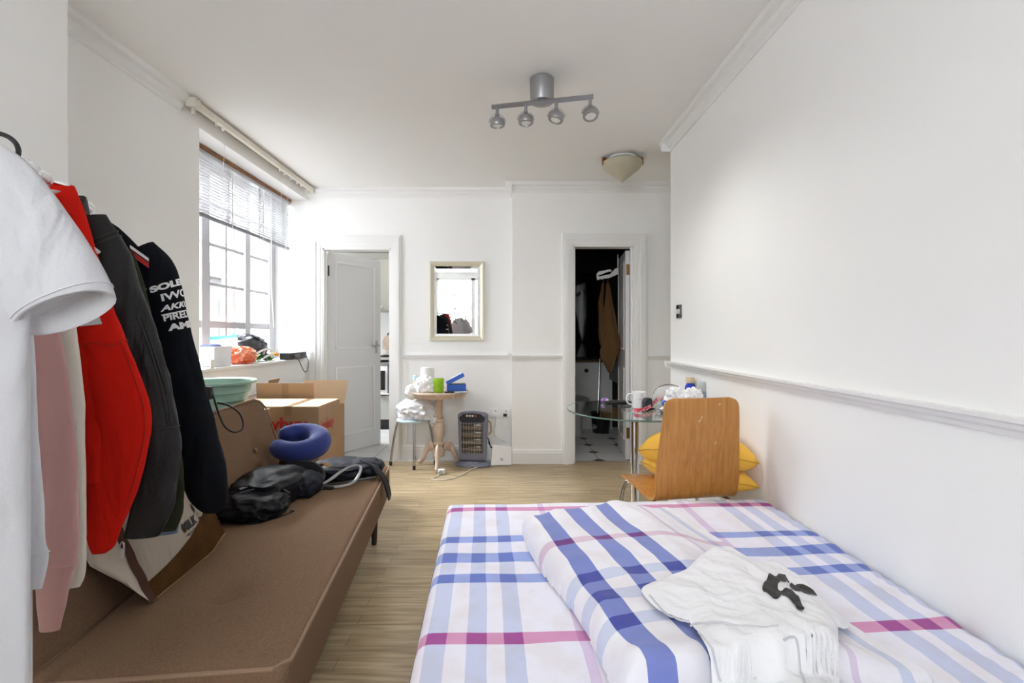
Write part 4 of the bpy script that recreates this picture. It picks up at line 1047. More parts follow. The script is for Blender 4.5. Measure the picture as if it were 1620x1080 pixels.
def cable(name, label, pts, r, m, plug=None, cat='cable'):
    p0 = V(*pts[0]); t = thing(name, label, cat, tuple(p0))
    b = B(); b.tube(crom(pts, 6), r, 8); b.obj('flex', m, t, world=True)
    return t
flex = mat('cream_flex', (.68, .64, .56), .45)
zf = .0045
t = cable('power_cable', 'cream flex looped on the floor in front of the heater ending in a white plug', [(-.28, 4.28, .012), (-.34, 4.22, zf), (-.37, 4.12, zf), (-.45, 3.98, zf), (-.57, 3.92, zf), (-.63, 3.96, zf), (-.60, 4.03, zf), (-.575, 4.10, .02)], .0045, flex)
b = B(); b.box(-.60, -.545, 4.09, 4.13, 0.001, .042, .006); b.obj('plug', M['white'], t, world=True)
b = B(); b.box(-.59, -.583, 4.065, 4.091, .018, .026); b.box(-.562, -.555, 4.065, 4.091, .018, .026); b.box(-.576, -.568, 4.065, 4.091, .028, .036); b.obj('pins', M['steel'], t, world=True)
cable('heater_lead', 'black lead curling out from behind the heater by the skirting', [(-.205, 4.44, .25), (-.185, 4.44, .22), (-.17, 4.43, .17), (-.15, 4.44, .145), (-.165, 4.45, .15), (-.19, 4.46, .2)], .005, M['black'])
cable('router_cable', 'thin cream wire running down the wall from the left socket to the router', [(-.125, YL - .02, .42), (-.13, YL - .014, .33), (-.14, YL - .014, .24), (-.10, YL - .02, .20), (-.03, YL - .08, .175)], .0035, flex)
cable('phone_wire', 'pale wire loop hanging below the wall sockets', [(-.04, YL - .016, .40), (-.075, YL - .012, .345), (-.06, YL - .012, .29), (-.02, YL - .012, .30), (-.005, YL - .012, .35), (-.02, YL - .012, .40)], .002, mat('pale_wire', (.75, .75, .72), .5))
def router():
    t = thing('broadband_router', 'white broadband hub with a small dark round mark leaning by the skirting', 'router', (-.065, 4.375, .0), .12)
    R = Matrix.Rotation(-.20, 4, 'X')
    b = B(); b.prism([(-.100, 0), (.090, 0), (.098, .165), (-.082, .175)], 'y', -.012, .014); b.bm.normal_update()
    b.warp(lambda p: R @ p + V(0, 0, .003)); b.obj('casing', M['white'], t, smooth=False, bev=.005)
    ink = mat('indigo_ink', (.06, .05, .25), .4)
    b = B(); b.lathe([(.011, 0), (.013, 0), (.013, .001), (.011, .001)], seg=20, caps=False); Q = R @ Matrix.Translation(V(.0, -.0135, .052)) @ Matrix.Rotation(PI / 2, 4, 'X'); b.warp(lambda p: Q @ p + V(0, 0, .003)); b.obj('logo', ink, t)
    for i, tx in enumerate(('B', 'T')):
        cv = bpy.data.curves.new('txt', 'FONT'); cv.body = tx; cv.size = .018; cv.align_x = 'CENTER'; cv.align_y = 'CENTER'
        o = bpy.data.objects.new('tmp', cv); C.objects.link(o); me = bpy.data.meshes.new_from_object(o); bpy.data.objects.remove(o)
        b = B(); b.bm.from_mesh(me); b.warp(lambda p: (R @ V(p.x - .005 + i * .010, -.0145, p.y + .052)) + V(0, 0, .003)); b.obj('letter', ink, t, smooth=False)
router()

# ================================================================ TEXT
def textmesh(body, size, bold=.0, shear=0, sx=1.0):
    cv = bpy.data.curves.new('txt', 'FONT'); cv.body = body; cv.size = size; cv.offset = bold; cv.shear = shear
    o = bpy.data.objects.new('tmp', cv); C.objects.link(o); me = bpy.data.meshes.new_from_object(o); bpy.data.objects.remove(o)
    b = B(); b.bm.from_mesh(me); bpy.data.meshes.remove(me)
    for v in b.bm.verts: v.co.x *= sx
    return b

# ================================================================ CARDBOARD BOXES
CB = mat('brown_cardboard', (.40, .255, .145), .8, var=.12, vscale=5, bump=.15, bscale=60)
CB_LIT = mat('pale_lit_cardboard', (.62, .47, .31), .8, var=.08, vscale=5)  # paler card: light on carton tops and flaps put into the colour
CBT = mat('brown_tape', (.28, .17, .09), .3)
RED = mat('red_carton_print', (.50, .035, .03), .6)
def closed_box():
    x0, x1, y0, y1, z0, z1 = -1.80, -1.175, 2.99, 3.36, .36, .735
    t = thing('cardboard_box', 'closed brown carton with red lettering, upper one behind the sofa end', 'box', ((x0 + x1) / 2, (y0 + y1) / 2, z0), 0)
    b = B(); b.box(x0, x1, y0, y1, z0, z1, .003); b.obj('carton', CB, t, world=True, smooth=False)
    b = B(); b.box(x0 + .004, x1 - .004, y0 + .004, (y0 + y1) / 2 - .001, z1, z1 + .004); b.box(x0 + .004, x1 - .004, (y0 + y1) / 2 + .001, y1 - .004, z1, z1 + .005); b.obj('top_flap', CB_LIT, t, world=True, smooth=False)
    b = B(); b.box(-1.39, -1.345, y0 - .0012, y0, z1 - .055, z1); b.box(-1.39, -1.345, y0 - .001, y1, z1 + .0045, z1 + .0062); b.box(x1, x1 + .0012, 3.14, 3.19, z1 - .09, z1); b.obj('tape', CBT, t, world=True, smooth=False)
    b = textmesh('joybuy', .105, .004); b.warp(lambda p: V(-1.560 + p.x * 1.12, y0 - .0016, .596 + p.y)); b.obj('lettering', RED, t, world=True, smooth=False)
    b = textmesh('joybuy', .12, .003); b.warp(lambda p: V(x1 + .0016, 3.02 + p.x * .70, .58 + p.y * .8)); b.obj('lettering', RED, t, world=True, smooth=False)
closed_box()
t = thing('cardboard_box', 'lower brown carton with a black and white label under the lettered one', 'box', (-1.48, 3.17, 0), 0)
b = B(); b.box(-1.79, -1.185, 3.0, 3.35, 0, .359, .003); b.obj('carton', CB, t, world=True, smooth=False)
b = B(); b.box(-1.185, -1.1838, 3.08, 3.26, .22, .34); b.obj('label', mat('mono_label', (.70, .70, .68), .5, col2=(.03, .03, .03), vscale=16), t, world=True, smooth=False)
def open_box():
    x0, x1, y0, y1, z1 = -1.80, -1.232, 3.42, 3.62, .672
    t = thing('cardboard_box', 'large open carton with flaps standing up below the window', 'box', ((x0 + x1) / 2, (y0 + y1) / 2, 0), 0)
    e = .005; b = B()
    b.box(x0, x1, y0, y0 + e, 0, z1); b.box(x0, x1, y1 - e, y1, 0, z1); b.box(x0, x0 + e, y0, y1, 0, z1); b.box(x1 - e, x1, y0, y1, 0, z1); b.box(x0, x1, y0, y1, 0, e)
    b.obj('carton', CB, t, world=True, smooth=False)
    def flap(p, q, out, name='flap', m=CB_LIT):
        p, q, out = V(*p), V(*q), V(*out); n = (q - p).cross(out).normalized() * .004
        b = B(); b.rings([[p, q, q + out, p + out], [a_ + n for a_ in (p, q, q + out, p + out)]]); b.obj(name, m, t, world=True, smooth=False)
    flap((x0 + .02, y0, z1), (x1 - .145, y0, z1), (0, -.01, .170), m=CB)
    flap((x1, y1 - .01, z1), (x1 - .33, y1 - .01, z1), (.03, .01, .172))
    flap((x0 + .005, y0 + .02, z1), (x0 + .005, y1 - .02, z1), (.09, 0, .19), m=CB)
    b = B(); b.box(-1.60, -1.555, y0 - .014, y0 - .008, z1 - .04, z1 + .168); b.obj('tape', CBT, t, world=True, smooth=False)
open_box()
# basin on another carton, behind the sofa
t = thing('cardboard_box', 'plain carton behind the sofa back carrying the green basin', 'box', (-1.64, 2.70, 0), 0)
b = B(); b.box(-1.87, -1.44, 2.50, 2.92, 0, .735, .003); b.obj('carton', CB, t, world=True, smooth=False)
b = B(); b.box(-1.868, -1.442, 2.505, 2.70, .735, .739); b.box(-1.868, -1.442, 2.712, 2.915, .735, .739); b.obj('top_flap', CB_LIT, t, world=True, smooth=False)
t = thing('washing_basin', 'pale sea green plastic basin with rolled rim behind the sofa', 'basin', (-1.645, 2.70, .740))
b = B(); b.lathe([(0, 0), (.125, 0), (.135, .004), (.138, .035), (.148, .040), (.152, .075), (.163, .080), (.168, .118), (.180, .124), (.186, .165), (.212, .172), (.216, .182), (.210, .188), (.184, .182), (.176, .13), (.160, .085), (.145, .045), (.130, .010), (0, .008)], seg=64)
b.obj('basin_body', mat('sea_green_plastic', (.30, .47, .38), .35), t, ang=50)
t = thing('charging_cable', 'black cable with a looped end dangling over the sofa backrest', 'cable', (-1.36, 2.20, .87))
b = B(); b.tube(crom([(-1.42, 2.28, .93), (-1.352, 2.20, .93), (-1.325, 2.18, .88), (-1.312, 2.19, .82), (-1.285, 2.19, .765), (-1.258, 2.22, .735), (-1.242, 2.26, .75), (-1.262, 2.27, .81), (-1.30, 2.24, .855), (-1.345, 2.23, .868)], 6), .0045, 8); b.obj('flex', M['black'], t, world=True)
b = B(); b.box(-1.375, -1.335, 2.16, 2.19, .89, .95, .008); b.obj('connector', M['black'], t, world=True)

# ================================================================ WINDOW SILL THINGS
SZ = .968
def SP(px, Y): return V((px - 805) * Y / F, Y, SZ)
def sill_things():
    clear = mat('clear_tub', (.80, .80, .82), .25, alpha=.8)
    t = thing('storage_tub', 'white translucent storage tub at the near end of the window sill', 'tub', tuple(SP(338, 3.30) + V(-.02, 0, 0)))
    b = B(); X, Y, Z, e = .085, .10, .135, .004
    b.box(-X, X, -Y, -Y + e, 0, Z); b.box(-X, X, Y - e, Y, 0, Z); b.box(-X, -X + e, -Y, Y, 0, Z); b.box(X - e, X, -Y, Y, 0, Z); b.box(-X, X, -Y, Y, 0, e); b.box(-X - .006, X + .006, -Y - .006, -Y, Z - .008, Z); b.box(X, X + .006, -Y, Y, Z - .008, Z)
    b.obj('tub_body', clear, t, smooth=False, bev=.002)
    b = lump((0, 0, .125), (.072, .085, .028), .08, 1.5, 3, 4); b.obj('folded_cloth', mat('navy_cloth', (.04, .06, .13), .9), t)
    b = lump((0, 0, .06), (.075, .088, .055), .05, 1.5, 8, 4); b.obj('white_cloth', mat('white_cloth', (.8, .8, .8), .9), t)
    t = thing('small_carton', 'tiny white carton with grey print standing before the tub', 'box', tuple(SP(329, 3.10)))
    b = B(); b.box(-.030, .030, -.02, .02, 0, .055, .001); b.obj('carton', mat('white_carton', (.8, .8, .8), .5), t, smooth=False)
    b = B()
    for i in range(4): b.box(-.022, .022 - i * .006, -.0208, -.02, .010 + i * .010, .015 + i * .010)
    b.obj('grey_print', mat('grey_ink', (.22, .22, .22), .5), t, smooth=False)
    t = thing('zip_bag', 'clear zip bag with a turquoise seal standing behind the white tub', 'bag', tuple(SP(352, 3.60)))
    b = B(); b.rings([[V(x, -.012 * math.cos(x * 9), 0), V(x, .03 * math.cos(x * 9), 0), V(x, .004, .205 + .10 * x)] for x in [-.11 + i * .022 for i in range(11)]]); b.obj('film', mat('zip_film', (.85, .86, .88), .2, alpha=.5), t)
    b = B(); b.rings([[V(x, -.002, .185 + .10 * x), V(x, .009, .185 + .10 * x), V(x, .009, .207 + .10 * x), V(x, -.002, .207 + .10 * x)] for x in [-.11 + i * .022 for i in range(11)]]); b.obj('turquoise_seal', mat('turquoise_film', (.16, .60, .72), .3), t)
    t = thing('black_bag', 'glossy black sling bag piled on the sill against the window', 'bag', tuple(SP(394, 3.98) + V(-.03, 0, 0)))
    b = lump((0, 0, .105), (.135, .20, .105), .14, 1.7, 14, 5, flat=.001, sharp=True); b.obj('bag_body', mat('black_nylon_sheen', (.035, .037, .045), .42, bump=.3, bscale=50), t, ang=60)
    b = B(); b.ribbon(crom([(.02, -.14, .19), (.06, -.10, .22), (.11, -.02, .18), (.13, .07, .10)], 5), .022, .004); b.obj('strap', M['black'], t)
    b = B(); b.ribbon(crom([(.08, .02, .16), (.12, .08, .12), (.14, .03, .08), (.15, -.02, .03)], 5), .016, .003); b.obj('white_strap', M['white'], t)
    t = thing('orange_bag', 'crumpled orange plastic bag on the sill beside the tub', 'plastic bag', tuple(SP(381, 3.62) + V(.0, 0, 0)))
    b = lump((0, 0, .055), (.085, .13, .065), .20, 2.4, 24, 5, flat=.001, sharp=True); b.obj('film', mat('orange_film', (.75, .10, .02), .28, bump=.5, bscale=60, col2=(.85, .45, .30), vscale=18), t, ang=40)
    t = thing('leafy_greens', 'bunch of green leaves wrapped with white ribbon on the sill', 'plant', tuple(SP(410, 3.98) + V(.045, 0, 0)))
    green = mat('leaf_green', (.07, .22, .03), .5, col2=(.03, .10, .02), vscale=22)
    rnd = random.Random(5)
    for i in range(16):
        a_ = rnd.uniform(0, 2 * PI); l = rnd.uniform(.08, .14); w_ = rnd.uniform(.016, .028); el = rnd.uniform(.1, .8)
        o_ = V(rnd.uniform(-.03, .03), rnd.uniform(-.13, .13), rnd.uniform(.015, .06)); d = V(math.cos(a_) * math.cos(el) * .5, math.sin(a_) * math.cos(el), math.sin(el) * .5)
        s = d.cross(V(0, 0, 1)).normalized(); rs = []
        for k in range(7):
            f = k / 6; c = o_ + d * l * f + V(0, 0, -.05 * f * f); ww = w_ * math.sin(PI * min(.98, f + .04)) ** .7; c.z = max(c.z, .004)
            rs.append([c - s * ww, c + V(0, 0, .002 + ww * .15), c + s * ww, c + V(0, 0, -.001)])
        b = B(); b.rings(rs); b.obj('leaf', green, t)
    for pts in ([(.01, -.14, .07), (.045, -.05, .10), (.055, .05, .07), (.045, .14, .085)], [(.045, -.10, .03), (.055, 0, .055), (.05, .10, .02)]):
        b = B(); b.ribbon(crom(pts, 6), .016, .002, up=(1, 0, .4)); b.obj('white_ribbon', M['white'], t)
    t = thing('orange_flower', 'single ruffled orange flower head beside the green leaves on the sill', 'flower', tuple(SP(434, 4.22)))
    for i in range(12):
        a_ = i * 2.4; r_ = .012 + .012 * (i / 12); b = lump((math.cos(a_) * r_, math.sin(a_) * r_ * 1.5, .05 - .012 * (i / 12)), (.016, .018, .012), .2, 2, i, 2); b.obj('petal', M.setdefault('petal', mat('orange_petal', (.80, .32, .01), .6)), t)
    b = B(); b.tube([(0, 0, .045), (.01, -.03, .012), (.01, -.10, .006)], .003, 6); b.obj('stem', green, t)
    t = thing('shaver_box', 'black electrical box with a plugged cable at the far end of the sill', 'power unit', tuple(SP(461, 4.32) + V(.02, 0, 0)))
    b = B(); b.box(-.045, .045, -.17, .17, .001, .055, .006); b.obj('case', mat('dark_case', (.03, .03, .033), .4), t)
    b = B(); b.box(.045, .0465, -.08, .03, .008, .045); b.obj('face_plate', mat('mid_grey_panel', (.12, .12, .125), .3), t)
    b = B(); b.box(-.05, .052, -.18, .23, .056, .060); b.obj('white_shelf_card', mat('grey_card', (.35, .35, .36), .5), t)
    b = B(); b.tube(crom([(.05, -.12, .03), (.085, -.10, 0), (.10, -.06, -.07), (.10, .0, -.115), (.10, .06, -.10), (.09, .10, -.03), (.06, .12, .03)], 6), .0032, 8); b.obj('flex', M['black'], t)
    t = thing('blind_cord', 'thin white cord hanging down the bright window reveal', 'cord', (-2.0, YL - .02, 1.3))
    b = B(); b.tube(crom([(-2.085, 4.56, 2.0), (-2.04, 4.585, 1.7), (-1.985, 4.59, 1.4), (-1.965, 4.59, 1.15), (-1.96, 4.585, 1.03)], 5), .0013, 5); b.obj('string', mat('grey_string', (.5, .5, .5), .7), t, world=True)
sill_things()
# radiator panel below the sill
t = thing('radiator', 'white panel radiator low on the wall under the window', 'radiator', (XL + .05, 3.55, .12))
b = B(); b.box(-.03, .03, -.45, .98, .05, .62, .006); b.obj('panel', M['gloss'], t)
b = B()
for i in range(30): b.box(.03, .036, -.43 + i * .048, -.41 + i * .048, .07, .60)
b.obj('ribs', M['gloss'], t, smooth=False)
b = B(); b.box(-.028, .028, -.45, .98, .622, .632); b.obj('grille', mat('radiator_grille', (.7, .7, .7), .4), t, smooth=False)
b = B(); b.tube([(0, .99, .08), (0, 1.01, .08), (0, 1.01, -.12)], .008, 8); b.obj('pipe', M['gloss'], t)
# ================================================================ THINGS ON THE SOFA
ST = .418
M['nylon'] = mat('black_nylon', (.006, .0065, .009), .55, bump=.5, bscale=45, spec=.25)
M['navy'] = mat('dark_navy_nylon', (.009, .011, .02), .55, bump=.5, bscale=40, spec=.25)
M['web'] = mat('black_webbing', (.015, .015, .016), .75, bump=.4, bscale=300)
def backpack():
    t = thing('backpack', 'black backpack slumped against the sofa back, the larger of the two', 'backpack', (-1.08, 2.15, ST))
    b = lump((-.015, .07, .068), (.135, .20, .078), .10, 1.8, 33, 5, flat=.001, sharp=True, power=.85); b.obj('main_body', M['nylon'], t, ang=60)
    b = lump((.005, -.11, .045), (.125, .115, .055), .12, 2.0, 41, 5, flat=.001, sharp=True, power=.85); b.obj('front_pocket', M['nylon'], t, ang=60)
    b = lump((.115, .15, .05), (.065, .085, .058), .12, 2.0, 47, 4, flat=.001, sharp=True, power=.85); b.obj('side_pocket', M['navy'], t, ang=60)
    b = B(); b.ribbon(crom([(-.05, -.12, .115), (.01, -.06, .128), (.06, .0, .125), (.10, .03, .115), (.13, .06, .06)], 6), .022, .004); b.obj('strap', mat('lilac_black_strap', (.06, .06, .09), .5), t)
    b = B(); b.tube(crom([(-.04, -.14, .105), (.02, -.11, .115), (.09, -.06, .10), (.12, -.03, .07)], 6), .003, 6); b.obj('zip', mat('zip_grey', (.10, .10, .12), .4, .4), t)
    b = B(); b.ribbon(crom([(.03, -.20, .01), (.07, -.205, .008), (.10, -.17, .006), (.145, -.10, .006), (.155, -.08, .012)], 6), .018, .003); b.obj('loose_webbing', M['web'], t)
    b = B(); b.box(.035, .07, -.22, -.185, .003, .013, .003); b.obj('buckle', M['black'], t)
backpack()
def rucksack():
    t = thing('rucksack', 'dark navy rucksack with padded straps at the far end of the sofa seat', 'backpack', (-.90, 2.56, ST))
    b = lump((-.02, .10, .032), (.155, .15, .042), .12, 1.8, 52, 5, flat=.001, sharp=True, power=.85); b.obj('main_body', M['navy'], t, ang=60)
    b = lump((.10, .10, .038), (.10, .10, .040), .12, 2.0, 57, 4, flat=.001, sharp=True, power=.85); b.obj('top_lid', M['navy'], t, ang=60)
    b = B(); b.ribbon(crom([(.10, .08, .075), (.17, .04, .062), (.205, .02, .035), (.240, .0, .004), (.262, -.015, -.045), (.272, -.02, -.085)], 6), .042, .010, up=(.5, 0, .8)); b.obj('shoulder_strap', M['web'], t)
    b = B(); b.box(.268, .278, -.04, .0, -.10, -.078, .003); b.obj('strap_buckle', M['black'], t)
    b = B(); b.ribbon(crom([(-.22, -.14, .085), (-.16, -.15, .115), (-.08, -.15, .112), (-.03, -.17, .085), (-.03, -.20, .06), (-.09, -.22, .05), (-.17, -.22, .045)], 6), .045, .008, up=(0, 1, .3)); b.obj('grey_strap', mat('charcoal_strap', (.045, .045, .048), .7, bump=.4, bscale=200), t)
    b = B(); b.ribbon(crom([(-.12, -.26, .02), (-.05, -.24, .028), (.01, -.17, .045), (.05, -.08, .070), (.10, -.04, .085), (.135, -.06, .070), (.125, -.13, .03), (.08, -.17, .018), (.02, -.18, .015), (-.04, -.20, .012)], 7), .012, .010, up=(0, .4, 1)); b.obj('silver_tubing', mat('pale_grey_tubing', (.33, .33, .34), .4), t)
    b = B(); b.ribbon(crom([(-.02, -.15, .016), (.06, -.12, .018), (.15, -.07, .02), (.20, -.01, .016)], 6), .025, .004); b.obj('webbing', M['web'], t)
    b = B(); b.box(-.01, .04, -.20, -.165, .002, .022, .004); b.obj('ladder_buckle', M['black'], t)
    b = B(); b.ribbon(crom([(-.09, -.03, .075), (-.06, -.06, .10), (-.02, -.07, .085)], 6), .03, .003); b.obj('striped_tab', mat('striped_tab', (.55, .10, .02), .6, col2=(.10, .22, .04), vscale=50), t)
rucksack()
t = thing('paper_bag', 'small olive paper bag standing under the blue neck pillow', 'bag', (-1.13, 2.52, ST))
b = B(); b.prism([(-.05, 0), (.05, 0), (.055, .09), (.03, .135), (-.045, .125)], 'y', -.05, .05); b.sub(3); b.warp(lambda p: p + V(.006 * nz(p, 30, 3), .006 * nz(p, 30, 9), 0)); b.obj('bag_body', mat('olive_paper', (.20, .17, .08), .7, col2=(.12, .12, .07), vscale=15), t)
def neck_pillow():
    t = thing('neck_pillow', 'royal blue velvet u shaped travel pillow lying on the bags', 'neck pillow', (-1.10, 2.53, .622))
    vel = mat('blue_velvet', (.020, .034, .16), .85, sheen=.25, spec=.2, bump=.3, bscale=120)
    R = Matrix.Rotation(math.radians(17), 4, 'X') @ Matrix.Rotation(math.radians(6), 4, 'Y')
    n = 40; rs = []; a0, a1 = math.radians(-152), math.radians(168)
    cen = []
    for i in range(n + 1):
        f = i / n; a = a0 + (a1 - a0) * f
        c = V(.108 * math.cos(a), .100 * math.sin(a), 0)
        tg = V(-.108 * math.sin(a), .100 * math.cos(a), 0).normalized(); nn = V(tg.y, -tg.x, 0)
        e = min(f, 1 - f) * (a1 - a0) * .1
        r = .050 + .006 * math.cos(a)
        k = min(1, e / .045); r *= math.sqrt(max(0.0004, 1 - (1 - k) ** 2))
        rs.append([R @ (c + nn * r * math.cos(q) + V(0, 0, 1) * r * 1.02 * math.sin(q) + V(0, 0, .002 * nz((a * 3, q, 0), 2))) for q in [2 * PI * j / 24 for j in range(24)]])
    b = B(); b.rings(rs); b.obj('pillow', vel, t, ang=80)
    b = B(); b.ribbon([R @ V(*p) for p in [(-.10, -.04, -.01), (-.125, -.02, -.01), (-.13, .0, -.01), (-.12, .015, -.01)]], .02, .003); b.obj('fastening_strap', vel, t)
    b = B(); bmesh.ops.create_uvsphere(b.bm, u_segments=14, v_segments=10, radius=.008); b.warp(lambda p: p + R @ V(-.112, .016, -.038)); b.obj('snap_button', M['chrome'], t)
neck_pillow()
def tote():
    # bottom edge along the seat, top leaning on the backrest
    B1, B2 = V(-1.015, 1.375, .424), V(-1.045, 1.775, .424)
    T1, T2 = V(-1.140, 1.33, .775), V(-1.165, 1.715, .775)
    t = thing('tote_bag', 'cream canvas tote bag with brown velvet base and small cow drawing on the sofa', 'bag', tuple(B1))
    G = V(-.085, -.055, .02)     # gusset toward the back
    def F(u, v, off=0):
        p = (B1 * (1 - u) + B2 * u) * (1 - v) + (T1 * (1 - u) + T2 * u) * v
        bul = .020 * math.sin(PI * min(1, max(0, u))) * math.sin(PI * min(1, max(0, v)) ** .7)
        lift = .028 * smooth01((u - .75) / .25) * (1 - v)   # right lower corner lifts
        n = V(.92, .0, .38)
        return p + n * (bul + off + .004 * fold((u * 1.2, v * 2, 0), 2.4, 8)) + V(0, 0, lift)
    def seam(u): return .14 + .10 * u + .19 * u * u
    cream = mat('cream_canvas', (.60, .53, .44), .9, bump=.4, bscale=200, folds=.55); br = mat('brown_velvet', (.15, .072, .020), .85, bump=.3, bscale=80, col2=(.09, .040, .012), vscale=14, spec=.2); strap = mat('dark_brown_binding', (.075, .028, .015), .7)
    def panel(name, m, f0, f1, off, nu=30, nv=20):
        b = B(); bm = b.bm
        for o in (off,):
            g = [[bm.verts.new(F(i / nu, f0(i / nu) + (f1(i / nu) - f0(i / nu)) * j / nv, o)) for i in range(nu + 1)] for j in range(nv + 1)]
            for j in range(nv):
                for i in range(nu): bm.faces.new((g[j][i], g[j][i + 1], g[j + 1][i + 1], g[j + 1][i]))
        bmesh.ops.solidify(bm, geom=bm.faces[:], thickness=.003)
        return b.obj(name, m, t, world=True, ang=60)
    panel('canvas_front', cream, seam, lambda u: 1, 0)
    panel('velvet_base', br, lambda u: 0.0, seam, .002)
    b = B(); rs = []
    for j in range(25):
        v = j / 24; p = F(0, v); q = p + G * (min(1, .22 + v * 3.2) * (1.05 - .3 * v)) + V(0, 0, .03 * (1 - v)); mdl = (p + q) / 2 + V(.012 * math.sin(v * 9), -.012 - .006 * math.sin(v * 13), 0)
        rs.append([p, p * .5 + mdl * .5 + V(0, -.004, 0), mdl, q * .5 + mdl * .5 + V(0, -.003, 0), q, q + V(-.002, .004, 0), mdl + V(0, .006, 0), p + V(-.003, .004, 0)])
    b.rings(rs); b.obj('side_gusset', cream, t, world=True, ang=60)
    b = B(); rs = []
    for j in range(13):
        v = j / 12; g_ = G * (min(1, .22 + v * 3.2) * (1.05 - .3 * v)); rs.append([F(0, v) + g_ + V(-.0, 0, .03 * (1 - v)), F(1, v) + V(-.04, 0, 0), F(1, v) + V(-.045, 0, 0), F(0, v) + g_ * 1.04 + V(-.003, 0, .03 * (1 - v))])
    b.rings(rs); b.obj('back_panel', cream, t, world=True)
    b = B(); b.ribbon([F(0, j / 20, .003) + V(.0, -.004, 0) for j in range(21)], .020, .004, up=(.7, -.7, .2)); b.obj('binding', strap, t, world=True)
    b = B(); b.tube([F(i / 20, 0, .0) for i in range(21)], .003, 6); b.obj('bottom_seam', mat('tan_seam', (.30, .17, .07), .8), t, world=True)
    ink = mat('black_ink', (.015, .015, .015), .6)
    def put(b, u0, v0, s, rot=0.0):
        ca, sa = math.cos(rot), math.sin(rot)
        def f(p): x, y = p.x * ca - p.y * sa, p.x * sa + p.y * ca; return F(u0 + x * s / .40, v0 + y * s / .375, .0035)
        b.warp(f); return b
    b = textmesh('MILK', .055, .0022, sx=.95); put(b, .50, .315, .72, .06).obj('lettering', ink, t, world=True, smooth=False)
    b = textmesh('may we hug you', .018, .0006, sx=.95); put(b, .51, .270, .72, .06).obj('lettering', ink, t, world=True, smooth=False)
    # little cow outline
    body = crom([(0, .035, 0), (.012, .062, 0), (.035, .066, 0), (.07, .062, 0), (.092, .055, 0), (.096, .035, 0), (.092, .004, 0), (.083, .002, 0), (.078, .024, 0), (.045, .022, 0), (.030, .020, 0), (.020, -.004, 0), (.010, -.004, 0), (.010, .020, 0)], 4, closed=True)
    b = B(); b.rings([[p * 1.0 + V(0, 0, 0), p + (V(.048, .04, 0) - p).normalized() * .0028] for p in body], closed=True); put(b, .735, .345, .95, .05).obj('cow_drawing', ink, t, world=True, smooth=False)
    for cx_, cy_, rx, ry in ((.004, .045, .007, .016), (.015, -.002, .007, .005), (.088, .003, .007, .005), (.098, .048, .008, .006)):
        b = B(); bmesh.ops.create_circle(b.bm, cap_ends=True, segments=14, radius=1); b.warp(lambda p: V(cx_ + p.x * rx, cy_ + p.y * ry, 0)); put(b, .735, .345, .95, .05).obj('cow_patch', ink, t, world=True, smooth=False)
tote()

# ================================================================ CLOTHES RAIL
RZ = 1.538
RD = V(-.43, .903, 0).normalized(); RU = V(.903, .43, 0).normalized(); RA = math.atan2(RU.y, RU.x)
def RP(Y): return V(-.987 - .474 * (Y - .944), Y, 0)
def rail():
    p0, p1 = RP(.50), RP(1.39)
    m = mat('white_tube', (.75, .75, .76), .3)
    t = thing('clothes_rail', 'free standing white clothes rail packed with tops and jackets', 'clothes rail', (p0.x, p0.y, 0), RA)
    L_ = (p1 - p0).length; q = (RP(1.03) - p0).length
    b = B(); b.tube([(0, -.04, RZ), (0, L_, RZ)], .0085, 12); b.obj('hanging_rail', m, t)
    for y in (0, q):
        b = B(); b.tube([(0, y, .04), (0, y, RZ)], .011, 12); b.obj('upright', m, t)
        b = B(); b.tube([(-.24, y, .04), (.24, y, .04)], .011, 12); b.obj('foot_bar', m, t)
        for x in (-.23, .23):
            b = B(); b.tube([(x - .008, y, .024), (x + .008, y, .024)], .024, 16); b.obj('castor', M['dark'], t)
    b = B(); b.tube([(0, 0, .12), (0, q, .12)], .009, 10); b.obj('brace', m, t)
rail()
def hanger(Y, name, label, m, r=.0028, dz=0, hookr=.02):
    p = RP(Y); t = thing(name, label, 'hanger', (p.x, p.y, RZ), RA, 'hangers on the clothes rail')
    b = B(); c = V(0, 0, .0085 + r + .0005 - hookr)
    pts = [c + V(hookr * math.cos(a_), 0, hookr * math.sin(a_)) for a_ in [PI * (-.05 + i * 1.15 / 10) for i in range(11)]][::-1]
    # hook hooked over the rail, stem below
    pts = [V(0, 0, -.088), V(0, 0, -.035 - hookr * .2)] + [V(hookr * math.cos(a_), 0, dz - (hookr - .012) + hookr * math.sin(a_)) for a_ in [(-.45 + i * .155) * PI for i in range(10)]]
    b.tube(crom(pts, 3), r, 8); b.obj('hook', m, t)
    b = B(); b.tube(crom([(-.105, 0, -.165), (-.06, 0, -.125), (0, 0, -.085), (.06, 0, -.125), (.105, 0, -.165)], 5), r * 1.6, 8); b.obj('arms', m, t)
    return t
clearp = mat('clear_hanger', (.75, .76, .76), .15, alpha=.6)
HW = M['white']
hanger(.655, 'clothes_hanger', 'white wire hanger of the front white t-shirt, first along the clothes rail', HW, .0032)
hanger(.925, 'clothes_hanger', 'black moulded hanger with a thick hook rising above the white t-shirt', M['black'], .0045, dz=.016, hookr=.030)
hanger(.745, 'clothes_hanger', 'wire hanger of the long white sweatshirt, second along the clothes rail', M['steel'])
hanger(.99, 'clothes_hanger', 'clear plastic hanger holding the dusty pink sweatshirt', clearp)
hanger(1.035, 'clothes_hanger', 'clear plastic hanger holding the cream top', clearp)
hanger(1.09, 'clothes_hanger', 'clear plastic hanger inside the red sweatshirt collar', clearp)
hanger(1.175, 'clothes_hanger', 'white plastic hanger holding the black leather jacket', HW, .004)
hanger(1.25, 'clothes_hanger', 'white hanger holding the dark green jacket', HW)
hanger(1.295, 'clothes_hanger', 'white hanger of the denim jacket between green and black jackets', HW)
